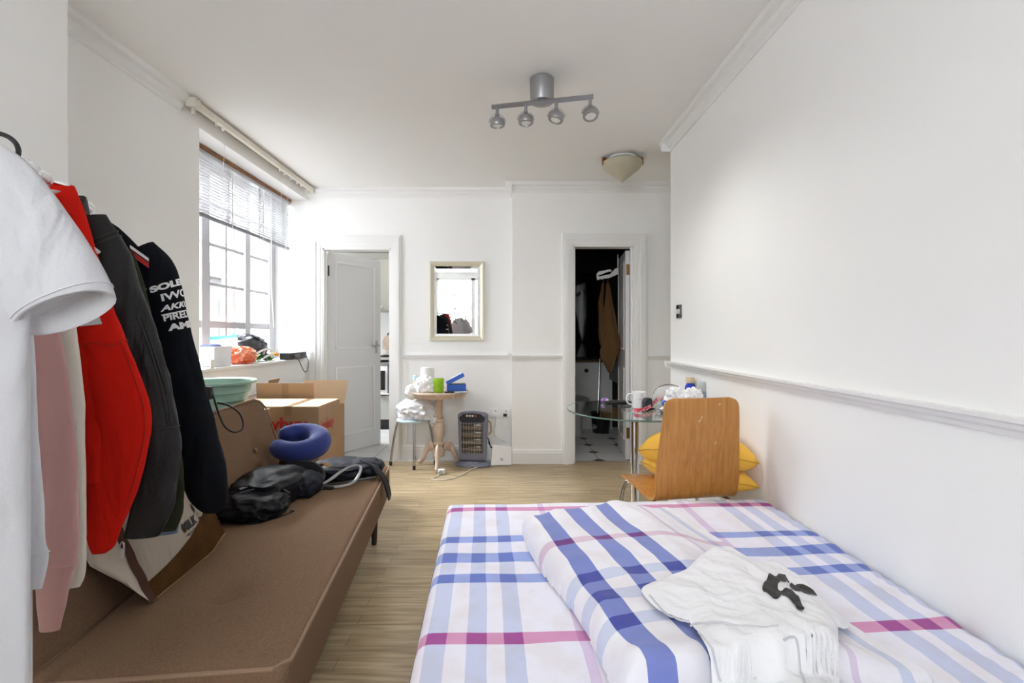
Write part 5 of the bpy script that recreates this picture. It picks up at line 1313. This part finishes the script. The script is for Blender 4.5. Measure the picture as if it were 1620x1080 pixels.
hanger(1.345, 'clothes_hanger', 'white hanger of the black sponsor jacket, last along the rail', HW)

def lp(px, py, P):
    """photo direction met with a garment's own hanging plane -> (u,z) on that plane"""
    r = V((px - 805) / F, 1, (530 - py) / F); tt = P.dot(RD) / (V(r.x, r.y, 0).dot(RD))
    q = r * tt; return V((V(q.x, q.y, 0) - P).dot(RU), 0, CZ + q.z)
class Sleeve:
    def __init__(s, secs, P, depth, amp=.05, seed=0, dy=0, n=28, k=7, skew=0):
        s.skew = skew
        A = crom([lp(a[0], a[1], P) for a in secs], k); Bq = crom([lp(a[2], a[3], P) for a in secs], k)
        s.C = [(a + c) / 2 for a, c in zip(A, Bq)]; s.Hh = [(c - a) / 2 for a, c in zip(A, Bq)]
        s.depth = depth; s.amp = amp; s.seed = seed; s.n = n; s.dy = dy
    def pt(s, i, a, out=0.0, mir=1):
        c, h = s.C[i], s.Hh[i]; L_ = h.length
        d = L_ * s.depth if not callable(s.depth) else s.depth(i / (len(s.C) - 1), L_)
        f = 1 + s.amp * (noise.noise(V(math.cos(a) * 1.6, math.sin(a) * 1.6 + s.seed, c.z * 9)) + .6 * noise.noise(V(a * .6 + s.seed, c.z * 22 + math.cos(a) * 2, 3)) + .9 * fold(V(math.cos(a) * .9, c.z * 5 + math.sin(a) * .6, s.seed), 1.7, s.seed) * .5)
        q = c + (h * math.cos(a) + h.normalized() * out * math.cos(a)) * f + V(0, -1, 0) * (d + out) * math.sin(a) * f + V(0, s.dy, 0)
        if s.skew:
            kk = smooth01((i / (len(s.C) - 1) - .6) / .4); ax = (s.C[-1] - s.C[-8]).normalized()
            q = q + ax * (-math.sin(a)) * s.skew * kk
        return V(q.x * mir, q.y, q.z)
    def mesh(s, b, mir=1, hollow=True):
        N_ = len(s.C); rs = []
        for i in range(N_): rs.append([s.pt(i, 2 * PI * j / s.n, 0, mir) for j in range(s.n)])
        if hollow:
            for kk in (1, 4, 9):
                i = max(0, N_ - 1 - kk); c = V(s.C[i].x * mir, s.C[i].y + s.dy, s.C[i].z)
                rs.append([c + (V(*s.pt(i, 2 * PI * j / s.n, 0, mir)) - c) * .90 for j in range(s.n)])
        b.rings(rs)
    def at_z(s, z):
        for i in range(len(s.C) - 1):
            if s.C[i].z >= z >= s.C[i + 1].z: return i
        return len(s.C) - 2
    def surf(s, z, a, out=.0015):
        i = s.at_z(z); c0, c1 = s.C[i].z, s.C[i + 1].z; f = (c0 - z) / max(1e-6, c0 - c1)
        return s.pt(i, a, out) * (1 - f) + s.pt(i + 1, a, out) * f
def body(b, SL, ztop, zhem, wmax, d, seed, neck=.06, slim=0.0):
    """flat hanging torso whose shoulders follow the sleeves"""
    zs = []; z = ztop
    def wz(z):
        i = SL.at_z(z); 
        if z > SL.C[0].z:
            f = (ztop - z) / max(1e-4, ztop - SL.C[0].z); return neck + (SL.C[0].x - neck) * f ** .8
        return SL.C[i].x
    n = 34; rs = []
    for k in range(n + 1):
        z = ztop + (zhem - ztop) * (k / n) ** 1.1
        w_ = min(wmax, wz(z)); dd = d * (.55 + .45 * min(1, k / 6)) * (1 + .25 * nz((z, seed, 0), 6))
        ring = []
        for j in range(48):
            a = 2 * PI * j / 48; ca, sa = math.cos(a), math.sin(a)
            fx = math.copysign(abs(ca) ** .75, ca)
            fo = 1 + .45 * noise.noise(V(ca * 3.4, seed, z * 2.2)) * min(1, k / 8)
            ring.append(V(w_ * fx, -dd * math.copysign(abs(sa) ** .8, sa) * fo, z))
        rs.append(ring)
    i1 = [[V(p.x * .94, p.y * .6, p.z) for p in rs[-1]], [V(p.x * .9, p.y * .5, p.z + .05) for p in rs[-1]]]
    b.rings(rs + i1); return b
def collar(b, z0, z1, w0, w1, d, drop=.02):
    rs = []
    for f, th in ((0, 0), (.35, .0), (.8, .0), (1, .004), (1, .010), (.3, .012)):
        z = z0 + (z1 - z0) * f; w_ = w0 + (w1 - w0) * f - th
        rs.append([V(w_ * math.cos(a), -(d - th) * math.sin(a), z - drop * (1 if math.sin(a) > 0 else .2) * abs(math.sin(a)) * f) for a in [2 * PI * j / 36 for j in range(36)]])
    return b.rings(rs, cap0=False, cap1=False)
def garment(name, label, cat, Y, secs, m, ztop, zhem, wmax=.2, bd=.022, depth=.5, amp=.06, seed=0, dy=0, body_=True, neck=.055, skew=0):
    P = RP(Y); t = thing(name, label, cat, (P.x, P.y, zhem), RA)
    SL = Sleeve(secs, P, depth, amp, seed, dy, skew=skew)
    def shift(b): b.warp(lambda p: p - V(0, 0, zhem)); return b
    b = B(); body(b, SL, ztop, zhem, wmax, bd, seed, neck); shift(b).obj('torso', m, t, ang=80)
    for mir in (1, -1):
        b = B(); SL.mesh(b, mir); shift(b).obj('sleeve', m, t, ang=80)
    t['_z'] = 0; del t['_z']
    return t, SL, (lambda b: shift(b)), P
# fabrics
cw = mat('white_jersey', (.50, .50, .52), .9, bump=.25, bscale=160, sheen=.1, folds=.55)
cw2 = mat('white_fleece', (.55, .56, .59), .9, bump=.25, bscale=160, sheen=.1, folds=.55)
cp = mat('dusty_pink_fleece', (.42, .235, .225), .95, bump=.3, bscale=220, sheen=.3, folds=.55)
cc = mat('cream_knit', (.60, .57, .50), .95, bump=.3, bscale=200, folds=.55)
cr = mat('red_jersey', (.50, .010, .004), .9, bump=.25, bscale=200, spec=.15, folds=.55)
cl = mat('worn_black_leather', (.010, .010, .011), .48, bump=.6, bscale=50, col2=(.016, .016, .017), vscale=9, spec=.32, folds=.55)
cg = mat('dark_olive_cotton', (.020, .025, .012), .85, bump=.3, bscale=120, spec=.2, folds=.55)
cdn = mat('washed_denim', (.10, .14, .22), .9, bump=.3, bscale=200, col2=(.16, .20, .28), vscale=30)
ck = mat('black_softshell', (.004, .005, .008), .75, bump=.2, bscale=100, spec=.15, folds=.55)
# white t-shirt, wide short sleeve, first on the rail
t, S, sh, P = garment('tshirt', 'oversized white t-shirt with wide sleeves, first on the clothes rail', 't-shirt', .66,
    [(-75, 285, -30, 212), (-50, 345, 35, 250), (-25, 410, 80, 300), (-8, 455, 120, 356), (6, 492, 153, 410), (16, 512, 172, 446), (22, 523, 180, 468)], cw, 1.475, .62, .150, .022, .42, .035, 3, neck=.05, skew=.022)
b = B(); n_ = len(S.C); b.tube([S.pt(n_ - 7, 2 * PI * j / 28, .0006) for j in range(28)], .0012, 5, closed=True); sh(b).obj('hem_stitching', M['seam'], t)
b = B(); collar(b, 1.455, 1.485, .052, .050, .025, .004); sh(b).obj('neckband', cw, t)
t, S, sh, P = garment('sweatshirt', 'long white sweatshirt hanging directly behind the front t-shirt', 'sweatshirt', .745,
    [(-50, 330, 15, 300), (-35, 420, 38, 400), (-18, 520, 50, 520), (-5, 640, 58, 640), (5, 760, 66, 760), (14, 850, 71, 850), (18, 885, 76, 880), (22, 925, 66, 930)], cw2, 1.47, .56, .118, .024, .5, .08, 11)
b = B(); b.tube([S.pt(len(S.C) - 10, 2 * PI * j / 28, .0006) for j in range(28)], .0015, 5, closed=True); sh(b).obj('cuff_seam', M['seam'], t)
t, S, sh, P = garment('sweatshirt', 'dusty pink sweatshirt with ribbed cuff hanging low over the sofa', 'sweatshirt', .99,
    [(-20, 330, 45, 315), (5, 420, 78, 410), (25, 520, 94, 520), (38, 620, 110, 620), (50, 740, 122, 740), (55, 850, 124, 850), (56, 892, 121, 892), (55, 912, 114, 912), (58, 960, 104, 958), (62, 998, 95, 995)], cp, 1.495, .86, .15, .022, .48, .08, 17)
b = B(); b.tube([S.pt(len(S.C) - 22, 2 * PI * j / 28, .0006) for j in range(28)], .0016, 5, closed=True); sh(b).obj('cuff_seam', cp, t)
t, S, sh, P = garment('long_sleeved_top', 'cream long sleeved top squeezed between the pink and red sweatshirts', 'top', 1.035,
    [(0, 340, 65, 325), (30, 430, 95, 420), (60, 520, 120, 520), (75, 640, 133, 640), (88, 780, 136, 780), (96, 880, 136, 880), (102, 912, 134, 910), (108, 930, 127, 927)], cc, 1.495, .86, .15, .020, .45, .08, 23)
t, S, sh, P = garment('sweatshirt', 'bright red zip collar sweatshirt with a white flash on the chest', 'sweatshirt', 1.09,
    [(60, 310, 118, 296), (70, 370, 142, 360), (88, 440, 160, 430), (100, 500, 180, 490), (118, 560, 205, 552), (130, 620, 230, 615), (134, 670, 240, 668), (134, 720, 232, 720), (134, 780, 215, 780), (134, 830, 193, 832), (140, 862, 182, 862), (146, 876, 168, 874)], cr, 1.515, .84, .16, .026, .42, .07, 29)
b = B(); collar(b, 1.475, 1.543, .072, .064, .040, .02); b.warp(lambda p: p + V(0, 0, -.32 * p.x)); sh(b).obj('collar', cr, t)
b = B(); 
z0 = lp(150, 512, P).z; 
b.rings([[S.surf(z0 + dz, PI * .62 - k * .07, .0012) for k in range(13)] for dz in (.012, -.004)], cap0=False, cap1=False); sh(b).obj('white_flash', cw, t)
b = B(); b.tube([S.surf(lp(150, 545, P).z + .006 * math.sin(j), 2 * PI * j / 28, .0006) for j in range(28)], .0014, 5, closed=True); sh(b).obj('panel_seam', mat('dark_red_seam', (.32, .01, .005), .9), t)
b = B(); b.tube([S.surf(z, PI * .20, .0006) for z in [lp(0, y, P).z for y in range(545, 830, 12)]], .0013, 5); sh(b).obj('arm_seam', mat('dark_red_thread', (.32, .01, .005), .9), t)
t, S, sh, P = garment('leather_jacket', 'worn black leather jacket with stitched shoulder panels', 'jacket', 1.175,
    [(110, 345, 168, 340), (115, 400, 200, 392), (135, 460, 222, 452), (160, 520, 243, 515), (185, 580, 262, 576), (205, 640, 277, 640), (216, 700, 286, 700), (216, 750, 284, 750), (210, 795, 276, 795), (202, 825, 266, 822), (196, 850, 252, 846)], cl, 1.522, .82, .17, .028, .5, .10, 37)
stitch = mat('leather_stitching', (.02, .02, .02), .6)
for a_, y0_, y1_ in ((PI * .30, 500, 690), (PI * .24, 500, 690)):
    b = B(); b.tube([S.surf(lp(0, y, P).z, a_, .001) for y in range(y0_, y1_, 8)], .0018, 5); sh(b).obj('arm_seam', stitch, t)
for dz in (0, .012):
    b = B(); b.tube([S.surf(lp(0, 372, P).z - dz + .02 * math.cos(2 * PI * j / 28), 2 * PI * j / 28, .001) for j in range(28)], .0022, 5, closed=True); sh(b).obj('shoulder_seam', stitch, t)
b = B(); b.tube([S.surf(lp(0, 690, P).z, 2 * PI * j / 28, .001) for j in range(28)], .0018, 5, closed=True); sh(b).obj('elbow_seam', stitch, t)
b = B(); collar(b, 1.475, 1.525, .062, .055, .04, .02); sh(b).obj('collar', cl, t)
q = S.C[-1]; b = B(); b.tube(crom([q + V(-.032, -.03, .004), q + V(-.038, -.034, -.006), q + V(-.036, -.034, -.020), q + V(-.030, -.032, -.012)], 4, closed=True), .002, 6); b.box(q.x - .036, q.x - .028, -.036, -.030, q.z - .036, q.z - .012, .001); sh(b).obj('zip_puller', M['steel'], t)
t, S, sh, P = garment('green_jacket', 'dark olive green jacket mostly hidden behind the leather jacket', 'jacket', 1.25,
    [(165, 410, 212, 398), (175, 470, 232, 465), (190, 540, 247, 537), (205, 600, 260, 600), (218, 660, 273, 660), (226, 720, 286, 720), (226, 770, 291, 770), (224, 810, 288, 812), (222, 838, 278, 838)], cg, 1.46, .84, .17, .022, .42, .08, 43)
t, S, sh, P = garment('denim_jacket', 'faded blue denim jacket with only its cuff peeking below the green one', 'jacket', 1.295,
    [(175, 425, 215, 412), (190, 500, 235, 495), (205, 580, 250, 580), (222, 660, 262, 660), (232, 740, 276, 740), (240, 800, 284, 800), (246, 846, 281, 842)], cdn, 1.455, .85, .17, .018, .42, .06, 47)
t, S, sh, P = garment('sponsor_jacket', 'black team jacket with white sponsor lettering down its sleeve', 'jacket', 1.345,
    [(198, 402, 243, 382), (208, 432, 272, 412), (222, 470, 288, 455), (236, 520, 300, 512), (250, 580, 317, 575), (262, 640, 332, 636), (275, 700, 348, 694), (286, 750, 360, 745), (297, 785, 362, 782), (310, 802, 357, 800), (322, 811, 346, 810)], ck, 1.500, .84, .20, .024, .5, .05, 53)
b = B(); collar(b, 1.455, 1.505, .055, .048, .035, .02); sh(b).obj('collar', ck, t)
wht = mat('white_sponsor_print', (.80, .80, .80), .6)
def sleeve_text(body_, py, a0, size, bold=.001, sx=1.0, shear=0, name='lettering', rise=.10):
    zc = lp(0, py, P).z; R_ = .034
    b = textmesh(body_, size, bold, shear, sx)
    bmesh.ops.triangulate(b.bm, faces=b.bm.faces[:])
    for _ in range(2): bmesh.ops.subdivide_edges(b.bm, edges=[e for e in b.bm.edges if abs(e.verts[0].co.x - e.verts[1].co.x) > .005], cuts=1)
    b.warp(lambda p: S.surf(zc + p.y + p.x * rise, a0 - p.x / R_, .0012)); sh(b).obj(name, wht, t, smooth=False)
sleeve_text('SOLERA', 453, math.radians(112), .022, .0012, 1.15)
sleeve_text('IWC', 471, math.radians(92), .027, .0008, 1.0)
sleeve_text('AKKODIS', 488, math.radians(98), .021, .0008, 1.05, .25)
sleeve_text('PIRELLI', 505, math.radians(98), .025, .0008, .80)
sleeve_text('AMD', 522, math.radians(88), .024, .0014, 1.1)
zc = lp(0, 453, P).z
b = B(); b.prism([(-.022, .004), (-.012, .015), (-.012, .010), (-.004, .015), (-.012, .004), (-.013, .009)], 'z', 0, .0001); b.warp(lambda p: S.surf(zc + p.y, math.radians(112) - p.x / .034, .0014)); sh(b).obj('emblem', wht, t, smooth=False)
# the long top bar of the tyre maker's first letter
zc = lp(0, 505, P).z
b = B(); b.rings([[S.surf(zc + dz + .09 * k * .002, math.radians(100) - k * .06, .0014) for k in range(26)] for dz in (.0195, .0165)], cap0=False, cap1=False); sh(b).obj('letter_bar', wht, t, smooth=False)
for off, m_, nm in ((0, wht, 'white_stripe'), (-.0125, mat('red_stripe', (.45, .02, .02), .7), 'red_stripe')):
    z1_ = lp(214, 388, P).z
    b = B(); rows = []
    pa, pb = lp(212, 392, P), lp(240, 412, P); dirv = (pb - pa)
    for f in [i / 8 for i in range(9)]:
        p_ = pa + dirv * f + V(0, 0, off); rows.append([p_ + V(0, -.042, .0015), p_ + V(-.0, -.042, -.0075 if off == 0 else -.014), p_ + V(0, -.036, -.0075 if off == 0 else -.014), p_ + V(0, -.036, .0015)])
    b.rings(rows); sh(b).obj(nm, m_, t, smooth=False)

# ================================================================ KITCHEN beyond the left door
def kitchen():
    cab = mat('kitchen_cream_door', (.42, .42, .39), .4)
    t = thing('kitchen_unit', 'white kitchen base units with a plinth seen through the left doorway', 'cabinet', (-1.3, 6.3, 0))
    b = B(); b.box(-2.2, -1.64, 6.02, 6.58, .13, .87); b.box(-1.10, -.2, 6.02, 6.58, .13, .87); b.obj('carcass', cab, t, world=True, smooth=False)
    b = B(); b.box(-2.2, -.2, 6.06, 6.58, 0, .13); b.obj('plinth', M['black'], t, world=True, smooth=False)
    for x0 in (-2.19, -1.09, -.64):
        b = B(); b.box(x0, x0 + .43, 6.0, 6.02, .15, .85, .003); d = b.obj('door', cab, t, world=True, smooth=False)
        b = B(); b.box(x0 + .36, x0 + .40, 5.985, 6.0, .70, .72); o = b.obj('knob', M['steel'], d); o.parent = d; o.matrix_parent_inverse = Matrix.Identity(4)
        for v in o.data.vertices: v.co = V(*v.co) - V(-1.3, 6.3, 0)
    b = B(); b.box(-1.64, -1.10, 6.03, 6.58, .13, .42); b.obj('lower_panel', cab, t, world=True, smooth=False)
    t = thing('worktop', 'pale kitchen worktop running above the units', 'worktop', (-1.2, 6.28, .87))
    b = B(); b.box(-2.2, -.2, 5.98, 6.59, .872, .905, .003); b.obj('slab', mat('grey_worktop', (.45, .45, .44), .4), t, world=True)
    t = thing('oven', 'white built in oven with a black window seen through the doorway', 'oven', (-1.37, 6.3, .44))
    b = B(); b.box(-1.635, -1.105, 6.0, 6.57, .44, .84, .004); b.obj('housing', M['white'], t, world=True)
    b = B(); b.box(-1.62, -1.535, 5.988, 6.0, .50, .74, .003); b.obj('window', M['black'], t, world=True)
    b = B(); b.box(-1.50, -1.49, 5.985, 6.0, .46, .82); b.obj('door_gap', M['dark'], t, world=True, smooth=False)
    b = B(); b.tube([(-1.46, 5.98, .56), (-1.46, 5.98, .64)], .006, 8); b.obj('handle', M['steel'], t, world=True)
    b = B(); b.box(-1.63, -1.11, 5.996, 6.0, .80, .835); b.obj('control_strip', mat('grey_strip', (.3, .3, .3), .4), t, world=True)
    t = thing('wall_cabinet', 'tall cream kitchen wall cupboard above the worktop', 'cabinet', (-1.3, 6.4, 1.49))
    b = B(); b.box(-2.2, -.3, 6.25, 6.59, 1.49, 2.16); b.obj('carcass', cab, t, world=True, smooth=False)
    for x0 in (-2.15, -1.70, -1.10):
        b = B(); b.box(x0, x0 + (.44 if x0 < -1.8 else .58), 6.23, 6.25, 1.50, 2.15, .003); b.obj('door', cab, t, world=True, smooth=False)
    b = B(); bmesh.ops.create_uvsphere(b.bm, u_segments=14, v_segments=10, radius=.022); b.warp(lambda p: p + V(-1.64, 6.215, 1.54)); b.obj('knob', mat('cream_knob', (.72, .70, .58), .3), t, world=True)
    t = thing('chopping_board', 'pale wooden chopping board leaning on the kitchen splashback', 'board', (-1.55, 6.45, .907))
    b = B(); b.prism([(-.13, 0), (.13, 0), (.14, .20), (.10, .26), (.03, .275), (-.06, .275), (-.12, .25), (-.14, .18)], 'y', .0, .018); b.warp(lambda p: V(p.x, p.y + .22 * p.z * .3, p.z)); b.obj('board', M['pine'], t, smooth=False)
    b = B(); b.tube([V(.07 * math.cos(a_), -.004 + .02, .27 + .05 * math.sin(a_)) for a_ in [PI * i / 10 for i in range(11)]], .009, 8); b.obj('handle', M['black'], t)
    t = thing('saucepan', 'small steel pan standing on the black hob', 'pan', (-1.52, 6.15, .925))
    b = B(); b.lathe([(0, 0), (.065, 0), (.078, .01), (.085, .075), (.082, .075), (.074, .012), (0, .008)], seg=32); b.obj('pan_body', mat('cream_enamel', (.62, .60, .55), .25, .2), t)
    b = B(); b.tube([(.08, 0, .065), (.19, -.03, .08)], .009, 8); b.obj('handle', M['black'], t)
    t = thing('hob', 'low black hob plate on the worktop', 'hob', (-1.45, 6.2, .906))
    b = B(); b.box(-.25, .25, -.17, .17, 0, .008, .002); b.obj('plate', M['black'], t)
    for x in (-.12, .12):
        b = B(); b.lathe([(0, .008), (.075, .008), (.075, .017), (0, .017)], (x, -.05 if x < 0 else .02, 0), 28); b.obj('ring', M['dark'], t)
    t = thing('washing_up_bottle', 'bright green squeezy bottle beside the chopping board', 'bottle', (-1.43, 6.28, .906))
    b = B(); b.lathe([(0, .012), (.028, .012), (.030, .02), (.028, .13), (.014, .15), (0, .15)], seg=24); b.obj('body', mat('neon_green', (.20, .62, .06), .3), t)
    b = B(); b.lathe([(.012, .15), (.012, .19), (.005, .20), (0, .20)], seg=16); b.obj('cap', mat('white_green_cap', (.65, .80, .62), .3), t)
    t = thing('added_kitchen_lamp', 'unseen round white ceiling lamp added to light the kitchen', 'ceiling light', (-1.5, 5.5, 2.30))  # out of view, added with its bulb to brighten the kitchen
    b = B(); b.lathe([(.14, 0), (.15, -.02), (.13, -.06), (.07, -.085), (0, -.09)], seg=40); b.obj('diffuser', mat('opal_diffuser', (.85, .85, .82), .4, emit=(1, .95, .88, 1.5)), t)
    l = bpy.data.lights.new('added_kitchen_bulb', 'POINT'); l.energy = 4; l.shadow_soft_size = .1; l.color = (1, .96, .90)
    o = bpy.data.objects.new('added_kitchen_bulb', l); C.objects.link(o); o.location = (-1.5, 5.5, 2.12)
kitchen()
# ================================================================ BATHROOM beyond the right door
def bathroom():
    wp = M['gloss']
    t = thing('cistern_panel', 'white panelled cistern boxing with a round flush button', 'panel', (.7, 6.15, 0))
    b = B(); b.box(.11, 1.30, 6.08, 6.215, 0, .84, .002); b.obj('boxing', wp, t, world=True, smooth=False)
    b = B(); 
    for (x0, x1, z0, z1) in ((.25, 1.07, .47, .66), (.25, 1.07, .10, .40)):
        e = .018; b.box(x0, x0 + e, 6.068, 6.08, z0, z1); b.box(x1 - e, x1, 6.068, 6.08, z0, z1); b.box(x0 + e, x1 - e, 6.068, 6.08, z0, z0 + e); b.box(x0 + e, x1 - e, 6.068, 6.08, z1 - e, z1)
    b.obj('panel_moulding', wp, t, world=True, smooth=False)
    b = B(); b.lathe([(.026, 0), (.026, .012), (.020, .018), (0, .018)], seg=28, M=Matrix.Translation(V(.975, 6.08, .735)) @ Matrix.Rotation(PI / 2, 4, 'X')); b.obj('flush_button', M['black'], t, world=True)
    t = thing('shelf', 'brown timber shelf along the top of the cistern panel', 'shelf', (.7, 6.12, .842))
    b = B(); b.box(.11, 1.32, 6.05, 6.215, .842, .868, .003); b.obj('board', mat('varnished_shelf', (.13, .08, .03), .4), t, world=True)
    t = thing('bathroom_mirror', 'large dark tinted mirror on the wall above the cistern shelf', 'mirror', (.7, 6.2, 1.5))
    b = B(); b.box(.12, 1.28, 6.205, 6.217, .90, 1.98, .001); b.obj('glass', mat('smoked_mirror', (.10, .10, .10), .06, 1), t, world=True, smooth=False)
    t = thing('toilet', 'white toilet with a grey lid beside the black bucket', 'toilet', (.77, 5.80, 0))
    b = B(); b.lathe([(.11, 0), (.115, .02), (.10, .12), (.12, .25), (.175, .36), (.185, .395), (0, .395)], seg=36); b.warp(lambda p: V(p.x, p.y * 1.25, p.z)); b.obj('bowl', mat('toilet_ceramic', (.70, .70, .70), .15), t)
    b = B(); b.lathe([(0, .397), (.190, .397), (.196, .405), (.192, .425), (.16, .436), (0, .440)], seg=36); b.warp(lambda p: V(p.x, p.y * 1.22, p.z)); b.obj('lid', mat('grey_lid', (.36, .36, .36), .3), t)
    t = thing('bucket', 'black plastic mop bucket on the bathroom floor', 'bucket', (1.118, 5.88, 0))
    b = B(); b.lathe([(0, 0), (.095, 0), (.10, .01), (.118, .22), (.126, .225), (.126, .235), (.115, .235), (.097, .015), (0, .012)], seg=32); b.obj('pail', M['black'], t)
    b = B(); b.tube([V(.122 * math.cos(a_), .04 * math.sin(a_) - .05, .225 + .09 * math.sin(a_) * .2) for a_ in [PI * i / 12 for i in range(13)]], .003, 6); b.obj('wire_handle', M['steel'], t)
    t = thing('mop', 'mop with a slim chrome handle standing in the black bucket', 'mop', (1.10, 5.86, .02))
    b = B(); b.tube([(-.03, -.01, .07), (.02, .09, .88)], .011, 10); b.obj('handle', M['chrome'], t)
    b = lump((-.03, -.01, .06), (.06, .06, .045), .3, 3, 2, 3); b.obj('mop_head', mat('grey_yarn', (.3, .3, .3), .95), t)
    t = thing('bath_cabinet', 'black gloss wall cupboard on the right side of the bathroom', 'cabinet', (1.36, 5.85, .55))
    b = B(); b.box(1.27, 1.437, 5.45, 6.20, .62, 1.10, .003); b.obj('carcass', M['black'], t, world=True, smooth=False)
    b = B(); b.box(1.264, 1.27, 5.46, 6.19, .63, 1.09, .001); b.obj('door', M['black'], t, world=True, smooth=False)
    t = thing('door_rack', 'white folding over door hook rack at the top of the bathroom door', 'hook rack', (1.13, 4.92, 2.0))
    b = B(); b.box(1.105, 1.112, 4.905, 4.935, 1.80, 2.0, .001); b.obj('strap', M['white'], t, world=True)
    b = B(); b.prism([(1.11, 1.80), (1.11, 1.86), (1.085, 1.86), (1.03, 1.80), (.90, 1.772), (.895, 1.74), (1.02, 1.760)], 'y', 4.91, 4.93); b.obj('arm', M['white'], t, world=True, smooth=False)
    b = B(); b.prism([(.90, 1.80), (.91, 1.825), (1.02, 1.848), (1.045, 1.84), (1.04, 1.825), (1.02, 1.828), (.92, 1.79)], 'y', 4.912, 4.928); b.box(.892, .91, 4.905, 4.935, 1.76, 1.81, .003); b.obj('folded_arm', M['white'], t, world=True, smooth=False)
    for x in (.925, .965, 1.005):
        b = B(); b.tube([V(x, 4.92, 1.765), V(x, 4.905, 1.75), V(x, 4.90, 1.735), V(x, 4.91, 1.728)], .004, 6); b.obj('hook', M['black'], t, world=True)
    br = mat('brown_terry', (.12, .065, .022), .95, bump=.7, bscale=120)
    for (nm, lab, x0, secs, sd) in (('towel', 'long ochre brown towel hanging from the middle hook of the door rack', 1.03,
         [(1.0, 1.70, .012), (1.01, 1.55, .035), (1.02, 1.35, .060), (1.03, 1.15, .080), (1.02, 1.0, .095), (1.01, .92, .075), (1.02, .82, .028)], 3),
        ('hand_towel', 'shorter dark brown towel hanging left of the long one on the rack', .93,
         [(.955, 1.70, .010), (.945, 1.60, .018), (.935, 1.50, .026), (.938, 1.35, .030), (.94, 1.18, .032), (.94, 1.08, .020)], 9)):
        t = thing(nm, lab, 'towel', (secs[0][0], 4.90, secs[-1][1]))
        pts = crom([V(s[0], s[2], s[1]) for s in secs], 6); rs = []
        for p in pts:
            rs.append([V(p.x + p.y * math.cos(a) * (1 + .3 * noise.noise(V(math.cos(a) * 3, sd, p.z * 5))), 4.90 + .022 * math.sin(a) * (1 + .5 * math.sin(a * 5 + p.z * 6)), p.z + .02 * math.cos(a * 2)) for a in [2 * PI * j / 28 for j in range(28)]])
        b = B(); b.rings(rs); b.obj('cloth', br, t, world=True)
        b = B(); b.tube([(secs[0][0], 4.90, 1.70), (secs[0][0], 4.905, 1.74)], .003, 6); b.obj('hanging_loop', br, t, world=True)
bathroom()
# ================================================================ OUTSIDE THE WINDOW
def outside():
    t = thing('building', 'pale rendered building with sash windows across the street beyond the window', 'building', (-9.0, 14, -6))
    b = B(); b.box(-10, -9, 3, 32, -6, 3.2); b.obj('wall', M['outwhite'], t, world=True, smooth=False)
    b = B(); b.box(-9.02, -8.7, 3, 32, 2.9, 3.3); b.box(-9.02, -8.85, 3, 32, -.35, -.15); b.obj('cornice', M['outwhite'], t, world=True, smooth=False)
    for r_ in range(3):
        for k in range(11):
            y = 5.5 + k * 2.4; z = -3.3 + r_ * 2.1
            b = B(); b.box(-9.0, -8.93, y - .08, y + 1.08, z - .08, z + 1.38); fr = b.obj('window', mat('pale_sash', (.22, .22, .22), .5) if (r_, k) == (0, 0) else bpy.data.materials['pale_sash'], t, world=True, smooth=False)
            b = B(); 
            for i in range(2):
                for j in range(3): b.box(-8.93, -8.925, y + .02 + i * .5, y + .48 + i * .5, z + .02 + j * .43, z + .42 + j * .43)
            o = b.obj('pane', bpy.data.materials.get('street_pane') or mat('street_pane', (.08, .085, .09), .4), None, smooth=False)
            for v in o.data.vertices: v.co = V(*v.co) - V(-9, 14, -6)
            o.parent = fr
    t = thing('brick_house', 'red brick house with a shallow roof beyond the pale building', 'building', (-12, 34, -6))
    b = B(); b.box(-16, -8, 33, 38, -6, 1.5); b.obj('wall', M['brick'], t, world=True, smooth=False)
    b = B(); b.prism([(-16.3, 1.5), (-7.7, 1.5), (-12, 3.3)], 'y', 32.7, 38.3); b.obj('roof', mat('slate_roof', (.15, .15, .17), .7), t, world=True, smooth=False)
    b = B(); b.box(-40, 10, -10, 60, -6.1, -6.0); struct('floor_street', b, mat('asphalt', (.25, .25, .25), .9), smooth=False)
outside()
